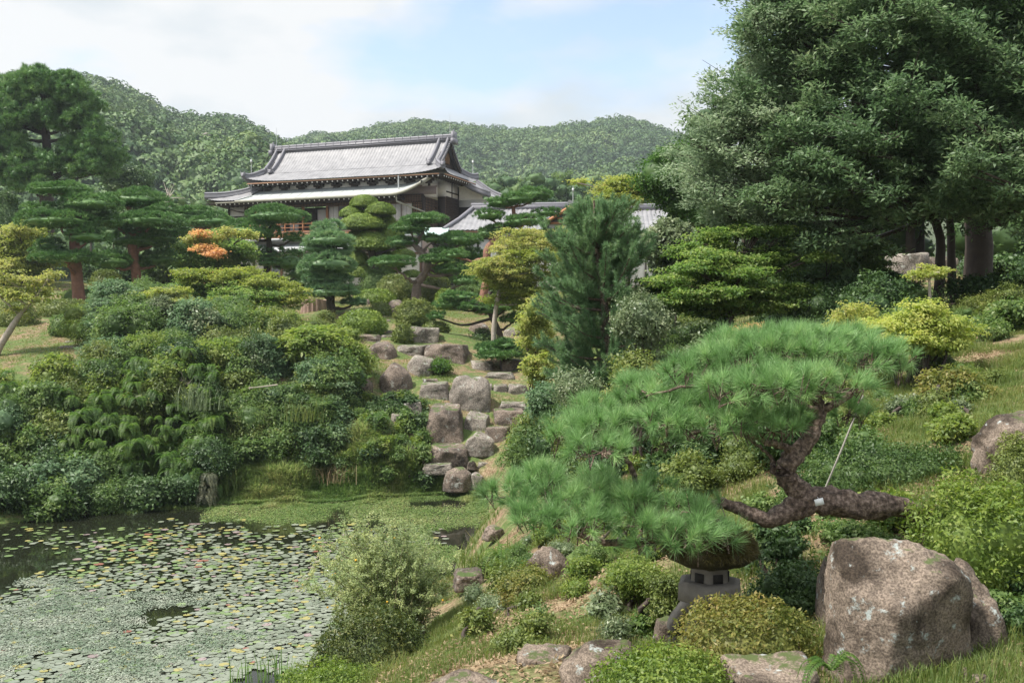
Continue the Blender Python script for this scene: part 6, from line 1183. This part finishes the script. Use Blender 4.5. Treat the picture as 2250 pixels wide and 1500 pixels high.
def wispy():
    Y = 10.4; s = S(Y); b = ground_at(880, 10); T = thing('wispy_shrub', b, 'tall airy grey-green shrub with tiny leaves and orange-yellow flowers at the pond edge', 'shrub'); q = np.random.default_rng(6); gs = G(); g = G(); gf = G()
    for i in range(115):
        a = q.uniform(0, 6.283); k = math.sqrt(q.uniform(0, 1)); top = at(835 + math.cos(a) * k * 172, 1250 + math.sin(a) * k * 108, Y + q.normal() * .35 ); st = b + [q.normal() * .16, q.normal() * .14, -.05]
        m_ = st * .45 + top * .55 + [(top[0] - st[0]) * -.12, 0, .1]; B = spline([st, m_, top], 12); sticks(gs, B[:-1], B[1:], np.linspace(.007, .003, 11), np.linspace(.0065, .002, 11))
        for k in range(12):
            f = q.integers(4, 12); d = unit(q.normal(size=3) + [0, 0, .5]); ln = q.uniform(.08, .24); tw = np.linspace(0, 1, 16)[:, None] * d * ln + B[f]; sticks(gs, B[f], B[f] + d * ln, .0022, .001)
            P = np.repeat(tw, 3, 0) + q.normal(size=(48, 3)) * .013; cards(g, P, q.normal(size=(48, 3)) * .6 + [0, 0, .8], rsph(48) + d * .5, .026, .014, np.full(48, np.clip(.5 + q.normal() * .25 + (.25 if k > 8 else 0), 0, 1)))
        if q.uniform() < .2: p = B[-1] + q.normal(size=3) * .05; V, Fa = ico(1); gf.add(p + V * .013, Fa)
    g.build('foliage', M['wisp'], T); gs.build('stem', M['stemg'], T); gf.build('flowers', M['flower_y'], T)
wispy()

# ------------------------------------------------------------------ ferns hanging on the left bank
def fern(c, n, L, mat, label, group, facing=-1.57, spread=1.2, q=None, droop=1.0, W=.2):
    g = G()
    for i in range(n):
        a = facing + q.normal() * spread; d = np.array([math.cos(a), math.sin(a), 0]); ll = L * q.uniform(.7, 1.15); up = q.uniform(.35, .75)
        P = spline([c, c + d * ll * .35 + [0, 0, ll * up * .6], c + d * ll * .7 + [0, 0, ll * (up * .45 - .1 * droop)], c + d * ll * .9 - [0, 0, ll * .38 * droop]], 20); t = unit(np.gradient(P, axis=0)); sd_ = unit(np.cross(t, [0, 0, 1.])); nn = np.cross(sd_, t)
        w_ = W * L * np.sin(np.linspace(.25, 1, 20) * math.pi) ** .7 + .01; tn = np.full(20, np.clip(.5 + q.normal() * .25, 0, 1))
        for sg in (1, -1): cards(g, P, nn + [0, 0, .2], sd_ * sg + t * .5, w_, L * .055, tn, .1)
        sticks(g, P[:-1], P[1:], .004 * L / .6, .004 * L / .6)
    o = g.build('fern', M[mat]); tag(o, label, 'fern', group)
q = np.random.default_rng(77)
nf = 0
while nf < 210:
    px = q.uniform(140, 490) if nf < 165 else q.uniform(-30, 320); Yf = q.uniform(27.0, 31.2); x = (px - 1125) / F * Yf; sdp = float(poly_sd(np.array([x]), np.array([Yf]), POND)[0])
    if sdp < .1 or sdp > (3.6 if nf < 165 else 5): continue
    nf += 1; low = sdp < .7; fern(np.array([x, Yf - .45, gz1(x, Yf) + q.uniform(.1, 1.0)]), 9, q.uniform(.28, .52), 'fern_dry' if low and q.uniform() < .6 else 'fern', 'greyish fern hanging low over the water at the left bank' if low else 'arching green fern growing on the steep left bank above the pond', 'low ferns by the water at the left bank' if low else 'ferns on the left pond bank', q=q, spread=1.8, W=.26)
for i, (l, r, t, b, mt, lb) in enumerate([(120, 310, 885, 1130, 'mid', 'dark mass of leaves behind the left part of the bank ferns'), (280, 480, 880, 1120, 'mid', 'dark mass of leaves behind the right part of the bank ferns'), (-60, 140, 1000, 1150, 'dark', 'shaded leaves behind the far left overhang')]):
    bush(l, r, t, b, 30.3, lb, mt, .12, dens=9, cr=.2, per=30, nl=12, seed=120 + i, solid=.9, depth=.3)
for i, (px, py, Y, L) in enumerate([(1825, 1470, 4.15, .16), (830, 925, 29, .6), (810, 985, 28.6, .5), (1950, 1110, 5.9, .2), (560, 960, 28.9, .7), (690, 955, 28.8, .6), (1100, 1225, 12, .3), (1170, 1250, 9, .2), (1330, 1215, 8, .22)]):
    fern(at(px, py, Y), 9, L, 'fern', ['pale yellowish fern beside the foot of the huge boulder', 'fern beside the pale ledge stone of the rock wall', 'brownish fern low at the left of the rock wall', 'fern at the root of the trained pine', 'fern among the shrubs of the bank centre', 'fern in the dark foot of the bank', 'fern tuft on the right pond shore', 'fern near the rounded pinkish boulder', 'fern under the lowest pine branch'][i], None, q=q, spread=3, W=.16)

# ------------------------------------------------------------------ grasses and litter (uncountable)
def blades(g, P, h, w_, lean=.5, tone=None):
    n = len(P); a = rng.uniform(0, 6.283, n); ln = rng.uniform(.1, 1, n) * lean; hh = h * rng.uniform(.5, 1.2, n); d = np.stack([np.cos(a), np.sin(a), np.zeros(n)], 1); sd_ = np.stack([-np.sin(a), np.cos(a), np.zeros(n)], 1) * (w_ / 2)
    z = np.array([0, 0, 1.]); m_ = P + d * (ln * hh * .3)[:, None] + z * (hh * .6)[:, None]; tp = P + d * (ln * hh)[:, None] + z * (hh * (1 - ln * .25))[:, None]
    tn = np.clip(.5 + rng.normal(size=n) * .25, 0, 1) if tone is None else tone
    g.add(np.stack([P - sd_, P + sd_, m_ + sd_ * .7, m_ - sd_ * .7], 1).reshape(-1, 3), np.arange(n * 4).reshape(-1, 4), tn); g.add(np.stack([m_ - sd_ * .7, m_ + sd_ * .7, tp], 1).reshape(-1, 3), np.arange(n * 3).reshape(-1, 3), tn)
def scatter(n, x0, x1, y0, y1, dens=None, sdmin=.1):
    X = rng.uniform(x0, x1, n); Yv = rng.uniform(y0, y1, n); sdp = poly_sd(X, Yv, POND); k = (sdp > sdmin) & (abs(X) < (Yv + 3) * .62)
    if dens is not None: k &= rng.uniform(0, 1, n) < dens(X, Yv)
    X, Yv = X[k], Yv[k]; return np.stack([X, Yv, gz(X, Yv)], 1)
nzd = lambda s, sd_, lo=0, k=3: (lambda X, Y: np.clip((fbm(np.stack([X, Y, X * 0], 1), s, 3, sd_) - lo) * k + .5, 0, 1))
g = G(); P = scatter(520000, -3.5, 7.5, 3.2, 14, nzd(1.3, 5, -.25)); blades(g, P, .06 + .05 * (fbm(P, 2, 2, 8) > .2), .0045, .9); tag(g.build('grass', M['grass_blade']), 'short green grass growing in patches on the near slope', 'grass', kind='stuff')
g = G(); P = scatter(150000, -3, 8, 3.2, 16, nzd(1.1, 21, .02)); P[:, 2] += .012; n = len(P); cards(g, P, rng.normal(size=(n, 3)) * .45 + [0, 0, 1], rng.normal(size=(n, 3)) * [1, 1, .25], rng.uniform(.02, .055, n), rng.uniform(.006, .02, n), rng.uniform(0, 1, n)); tag(g.build('leaf_litter', M['litter']), 'dry brown leaf litter and needles strewn over the near slope', 'leaf litter', kind='stuff')
g = G(); P = scatter(90000, -18, 14, 14, 34, nzd(.6, 15, -.15)); blades(g, P, .14, .014, .8); tag(g.build('grass', M['grass_blade']), 'rough grass on the banks around the pond and between the rocks', 'grass', kind='stuff')
g = G(); P = scatter(160000, -32, 14, 33, 62, nzd(.25, 15, -.3)); blades(g, P, .06, .022, .8); tag(g.build('grass', M['lawn']), 'thin mown lawn grass in front of the house', 'grass', kind='stuff') if M.setdefault('lawn', leafmat('lawn_blade', [(.10, .13, .035), (.16, .20, .055), (.24, .25, .08), (.34, .30, .14)], trans=.2, nscale=.25)) else None
# marsh along the far shore
def marsh():
    n = 260000; X = rng.uniform(-10.2, -.7, n); Yv = rng.uniform(25.5, 30.5, n); sdp = poly_sd(X, Yv, POND); nn = fbm(np.stack([X, Yv, X * 0], 1), .8, 3, 3)
    k = (sdp > -.55 + .3 * nn) & (sdp < np.interp(X, [-5, -3.6, -2.4], [2.2, 1.1, .45])) & (rng.uniform(0, 1, n) < np.clip(.25 + (sdp + .5) * .9, 0, 1)); X, Yv, sdp, nn = X[k], Yv[k], sdp[k], nn[k]
    P = np.stack([X, Yv, np.maximum(gz(X, Yv), -.02)], 1); h = np.interp(sdp, [-.5, .2, .7, 2], [.05, .10, .30, .36]) * (1 + .7 * nn); clump = vnoise(P * 3.1, 5)
    g = G(); blades(g, P, np.maximum(h * 1.25 * (1 + .5 * clump), .04), .026, 1.3, np.clip(.40 + nn * .6 + clump * .35 + rng.normal(size=len(P)) * .12, 0, 1)); tag(g.build('marsh_grass', M['marsh']), 'tangled green and straw-coloured marsh grass along the far shore', 'marsh grass', kind='stuff')
marsh()
q = np.random.default_rng(31)
for i, (px, py, Y, n, h, mt, lb) in enumerate([(455, 1112, 27.5, 260, 1.1, 'marsh', 'tall clump of green rushes at the left end of the marsh'), (500, 1105, 27.4, 160, .8, 'marsh', 'arching yellow-green rush clump beside the tall rushes'), (640, 1085, 28, 200, .6, 'marsh', 'straw-coloured tussock in the middle of the marsh'), (750, 1078, 28, 200, .55, 'litter', 'brown bent tussock in the right part of the marsh'), (600, 1100, 27.6, 40, .45, 'blue', 'bluish broad-leaved plant standing in the marsh'), (430, 900, 28.2, 120, .8, 'white', 'spray of long pale grass leaves on the bank'), (665, 925, 28.4, 70, .7, 'grass_blade', 'hanging tuft of long grass at the foot of the bank'), (1100, 1215, 13, 160, .4, 'grass_blade', 'tall grass tuft on the right shore under the pine')]):
    c = at(px, py, Y); c[2] = max(gz1(c[0], c[1]), 0) if py > 1000 else c[2]; P = c + q.normal(size=(n, 3)) * [.28, .2, 0]; g = G(); blades(g, P, h, .016, .9); tag(g.build('grass_clump', M[mt]), lb, 'grass clump')
for i, (px, py, h, lb) in enumerate([(585, 1500, .62, 'tallest reed clump standing in the water at the bottom'), (530, 1505, .45, 'small reed clump left of the tallest reeds'), (620, 1495, .5, 'reed clump right of the tallest reeds'), (655, 1500, .25, 'short reeds beside the bright low azalea')]):
    a = onwater(px, py); P = np.array([a[0], a[1], -.1]) + q.normal(size=(16, 3)) * [.1, .08, 0]; g = G(); blades(g, P, h + .1, .018, .35, np.full(16, .55)); tag(g.build('reed_clump', M['reed']), lb, 'reeds') if M.setdefault('reed', leafmat('reed', [(.09, .18, .05), (.16, .27, .09)], trans=.3)) else None

# ------------------------------------------------------------------ water lily pads and floating weed
def padmesh(q, n=14):
    a0 = q.uniform(0, 6.28); a = a0 + np.linspace(.12, 2 * math.pi - .12, n); r = 1 + q.normal(size=n) * .03; V = np.vstack([[0, 0, 0], np.stack([np.cos(a) * r, np.sin(a) * r, .02 + .06 * np.maximum(0, q.normal() + np.sin(a + a0))], 1)])
    Fa = np.array([[0, i + 1, i + 2] for i in range(n - 1)]); return V, Fa
def lily():
    q = np.random.default_rng(12); cols = [('lily_green', [(.10, .125, .08), (.17, .19, .135), (.25, .27, .21)]), ('lily_fresh', [(.09, .15, .05), (.14, .20, .07), (.20, .25, .11)]), ('lily_yellow', [(.24, .22, .06), (.33, .29, .11)]), ('lily_pink', [(.20, .15, .14), (.30, .23, .22)]), ('lily_red', [(.18, .06, .04), (.26, .12, .08)])]
    mats = [leafmat(n, c, rough=.32, spec=.6, trans=.0, nscale=2, wb=False) for n, c in cols]
    pts = []; cell = {}; N_ = 62000; PX = q.uniform(-60, 1010, N_); PY = 1120 + 420 * q.uniform(0, 1, N_) ** .55; v = (750 - PY) / F; dy = math.cos(PITCH) + v * math.sin(PITCH); dz = -math.sin(PITCH) + v * math.cos(PITCH); kk = -CAMZ / dz
    XX, YY = (PX - 1125) / F * kk, dy * kk; dens = .55 + .95 * fbm(np.stack([XX * .5, YY * .35, XX * 0], 1), 1, 4, 5); dens = dens * np.interp(PY, [1140, 1230, 1330], [.30, .45, .92])
    dens = np.where((PX < 430) & (PY > 1290), dens * .55, dens); dens = np.where((PX < 60) & (PY < 1200), dens * .5, dens)
    bad = (PY < 1140 + 18 * (PX < 350)) | ((PX > 560) & (PY < 1150)) | (PX > 980) | ((PX > 560 + 70 * fbm(np.stack([XX, YY, XX * 0], 1), 1.7, 3, 31)) & (PY > 1450 + 40 * fbm(np.stack([XX, YY, XX * 0], 1), 1.3, 3, 33))) | (q.uniform(0, 1, N_) > dens)
    for x, y, px, py in zip(XX[~bad], YY[~bad], PX[~bad], PY[~bad]):
        r = .03 + .06 * q.uniform() ** .9 * (1 if y < 20 else 1.15)
        k = (int(x / .22), int(y / .22)); bad = False
        for i in (-1, 0, 1):
            for j in (-1, 0, 1):
                for (X, Y, Rr) in cell.get((k[0] + i, k[1] + j), ()):
                    if (X - x) ** 2 + (Y - y) ** 2 < ((Rr + r) * .62) ** 2: bad = True; break
        if bad: continue
        cell.setdefault(k, []).append((x, y, r)); pts.append((x, y, r, px, py))
        if len(pts) > 8000: break
    A = np.array(pts); A = A[poly_sd(A[:, 0], A[:, 1], POND) < -.12]
    def kind(px, py):
        u = q.uniform(); g_ = np.clip((1300 - py) / 150, 0, 1)
        if u < .06 + .14 * g_: return 2
        if u < .08 + .2 * g_: return 3 if px > 300 or q.uniform() < .3 else 1
        if u < .085 + .21 * g_: return 4
        if u < .2 + .3 * g_ + .5 * g_ * (px < 350): return 1
        return 0
    o_ = np.argsort(A[:, 1]); vis = [i for i in o_ if 0 < A[i, 3] < 1000 and A[i, 4] < 1500 and not (A[i, 3] > 670)][:300]
    shapes = []
    for k in range(5):
        for j in range(2):
            V, Fa = padmesh(q, 20); g = G(); g.add(V, Fa, .5); me = g.build('lily_pad', mats[k]); md = me.data; shapes.append(md); bpy.data.objects.remove(me)
    lab = ['broad pale green lily pad floating on the near water', 'fresh green lily pad floating among the pale ones', 'yellowed lily pad floating among the pale ones', 'pinkish lily pad floating among the pale ones', 'reddish brown lily pad floating among the pale ones']
    lab = [l_ for l_ in lab]
    for i in vis:
        x, y, r, px, py = A[i]; k = kind(px, py); o = bpy.data.objects.new('lily_pad', shapes[k * 2 + q.integers(2)]); C.objects.link(o); o.location = (x, y, .012 + q.uniform(0, .008)); o.rotation_euler = (0, 0, q.uniform(0, 6.28)); o.scale = (r, r, r); tag(o, lab[k], 'lily pad', 'lily pads floating near the bottom of the photo')
    rest = sorted(set(range(len(A))) - set(vis)); gs = [G() for _ in cols]
    for i in rest: x, y, r, px, py = A[i]; V, Fa = padmesh(q, 11); gs[kind(px, py)].add(V * r + [x, y, .006 + q.uniform(0, .014)], Fa, q.uniform())
    # all remaining pads as one mesh with several materials
    g = G(); mi = []
    for k, gg in enumerate(gs):
        for V, Fa, t in zip(gg.V, gg.T, gg.tt): g.add(V, Fa - Fa.min(), t); mi.append(np.full(len(Fa), k))
    o = g.build('lily_pads', mats[0]); [o.data.materials.append(m_) for m_ in mats[1:]]; o.data.polygons.foreach_set('material_index', np.concatenate(mi).astype(np.int32)); tag(o, 'countless lily pads spread over the farther part of the pond', 'lily pads', kind='stuff')
    # floating weed mats
    n = 120000; px = q.uniform(-80, 640, n); py = q.uniform(1270, 1540, n); v = (750 - py) / F; dy = math.cos(PITCH) + v * math.sin(PITCH); dz = -math.sin(PITCH) + v * math.cos(PITCH); kk = -CAMZ / dz; P = np.stack([(px - 1125) / F * kk, dy * kk, np.full(n, .012)], 1)
    nn = fbm(P, .9, 4, 14); lim = np.interp(px, [-80, 150, 300, 450, 640], [-.6, -.35, -.05, .35, .75]) + np.where(py < 1300, .5, 0); k = (nn > lim + q.uniform(-.25, .25, n)); P = P[k]; n = len(P); P[:, 2] += q.uniform(0, .012, n)
    g = G(); cards(g, P, q.normal(size=(n, 3)) * .22 + [0, 0, 1], q.normal(size=(n, 3)) * [1, 1, .1], q.uniform(.02, .05, n), q.uniform(.015, .035, n), np.clip(.5 + fbm(P, 2.5, 3, 3) * .7, 0, 1), .1)
    tag(g.build('floating_weed', leafmat('floating_weed', [(.06, .11, .045), (.14, .18, .115), (.22, .25, .18), (.31, .32, .25)], rough=.4, spec=.5, trans=0, nscale=2.5, wb=False)), 'mat of small pale floating water weed covering the lower left of the pond', 'water weed', kind='stuff')
    # algae film near the right and far shore
    n = 60000; px = q.uniform(420, 1075, n); py = q.uniform(1095, 1235, n); v = (750 - py) / F; dy = math.cos(PITCH) + v * math.sin(PITCH); dz = -math.sin(PITCH) + v * math.cos(PITCH); kk = -CAMZ / dz; P = np.stack([(px - 1125) / F * kk, dy * kk, np.full(n, .008)], 1)
    right = px > 900; lim = np.where(right, -.15, np.interp(py, [1095, 1145, 1165], [-.5, .1, 1.2])); lim = lim + np.interp(px, [420, 640], [.8, 0]); k = (fbm(P * [1, .5, 1], .8, 4, 24) > lim + q.uniform(-.2, .2, n)) & (poly_sd(P[:, 0], P[:, 1], POND) < .1); P = P[k]; n = len(P); P[:, 2] += q.uniform(0, .02, n)
    g = G(); cards(g, P, q.normal(size=(n, 3)) * .3 + [0, 0, 1], q.normal(size=(n, 3)) * [1, 1, .2], q.uniform(.03, .09, n), q.uniform(.01, .03, n), q.uniform(0, 1, n), .1)
    tag(g.build('floating_weed', M['marsh']), 'thin green weed floating along the far and right shore', 'water weed', kind='stuff')
lily()

# ------------------------------------------------------------------ small extras
def twigs(label, Y, pts, r, name, mat='bark_pale', n=10, spread=.5, seed=1):
    q = np.random.default_rng(seed); P = spline([at(*p, Y) for p in pts], 14); g = G(); g.tube(P, np.linspace(r, r * .4, 14), 6, .1, 1)
    for i in range(n): j = q.integers(4, 14); d = unit(P[min(j, 13)] - P[max(0, j - 3)] + q.normal(size=3) * .5); ln = q.uniform(.3, 1) * spread; limb(g, [P[j], P[j] + d * ln * .5 + q.normal(size=3) * .04, P[j] + d * ln], r * .4, r * .12, 5, 0, 6, i)
    o = g.build(name, M[mat], smooth=True); tag(o, label, 'bare branch'); return o
twigs('bare grey branch sticking out of the left bank shrubs', 28.9, [(500, 920), (450, 880), (420, 850), (405, 835)], .045, 'dead_branch', n=14, spread=.6, seed=4)
twigs('thin pale bare branch right of the whitish bush', 28.8, [(610, 845), (570, 850), (545, 852)], .025, 'dead_branch', n=3, spread=.3, seed=5)
twigs('leafless pale tree at the foot of the left hill', 92, [(375, 470), (372, 440), (368, 425)], .12, 'bare_tree', n=16, spread=1.6, seed=6)
def stump():
    Y = 45; s = S(Y); q = np.random.default_rng(2); l, r, t, b = 660, 724, 658, 690; c = at(692, b, Y); c[2] = min(c[2], gz1(c[0], Y)) - .05; H = at(692, t, Y)[2] - c[2]; th = np.linspace(0, 2 * math.pi, 72, endpoint=False); z = np.linspace(0, 1, 14)
    fl = 1 + .05 * np.cos(th * 19) + .04 * q.normal(size=72); P = np.array([[[c[0] + math.cos(a) * (r - l) / 2 * s * f * (1.08 - .1 * zz), c[1] + .4 + math.sin(a) * .5 * f, c[2] + H * zz * (1 + .05 * math.sin(a * 3))] for a, f in zip(th, fl)] for zz in z]); g = G(); g.grid(P, closed=True); V = np.vstack([P[-1], P[-1].mean(0) - [0, 0, .03]]); ii = np.arange(72); g.add(V, np.stack([ii, (ii + 1) % 72, np.full(72, 72)], 1))
    o = g.build('tree_stump', M['bark_pale'] if False else surfmat('stump_wood', [(.14, .09, .07), (.28, .19, .15), (.42, .31, .25)], 5, bump=.6), smooth=True); tag(o, 'broad ridged grey-brown tree stump left of the egg-shaped pine', 'tree stump')
stump()

# ------------------------------------------------------------------ air
def haze():
    m = bpy.data.materials.new('haze'); m.use_nodes = True; t = m.node_tree; t.nodes.clear(); o = t.nodes.new('ShaderNodeOutputMaterial'); v = t.nodes.new('ShaderNodeVolumePrincipled')
    v.inputs['Color'].default_value = (.82, .90, .96, 1); v.inputs['Density'].default_value = HAZE; v.inputs['Anisotropy'].default_value = .2; t.links.new(v.outputs[0], o.inputs['Volume'])
    g = G(); g.bx(-1300, 1300, -80, 1300, -12, 190); ob = g.build('haze', m); tag(ob, None, None, kind='stuff')
HAZE = .00033
haze()
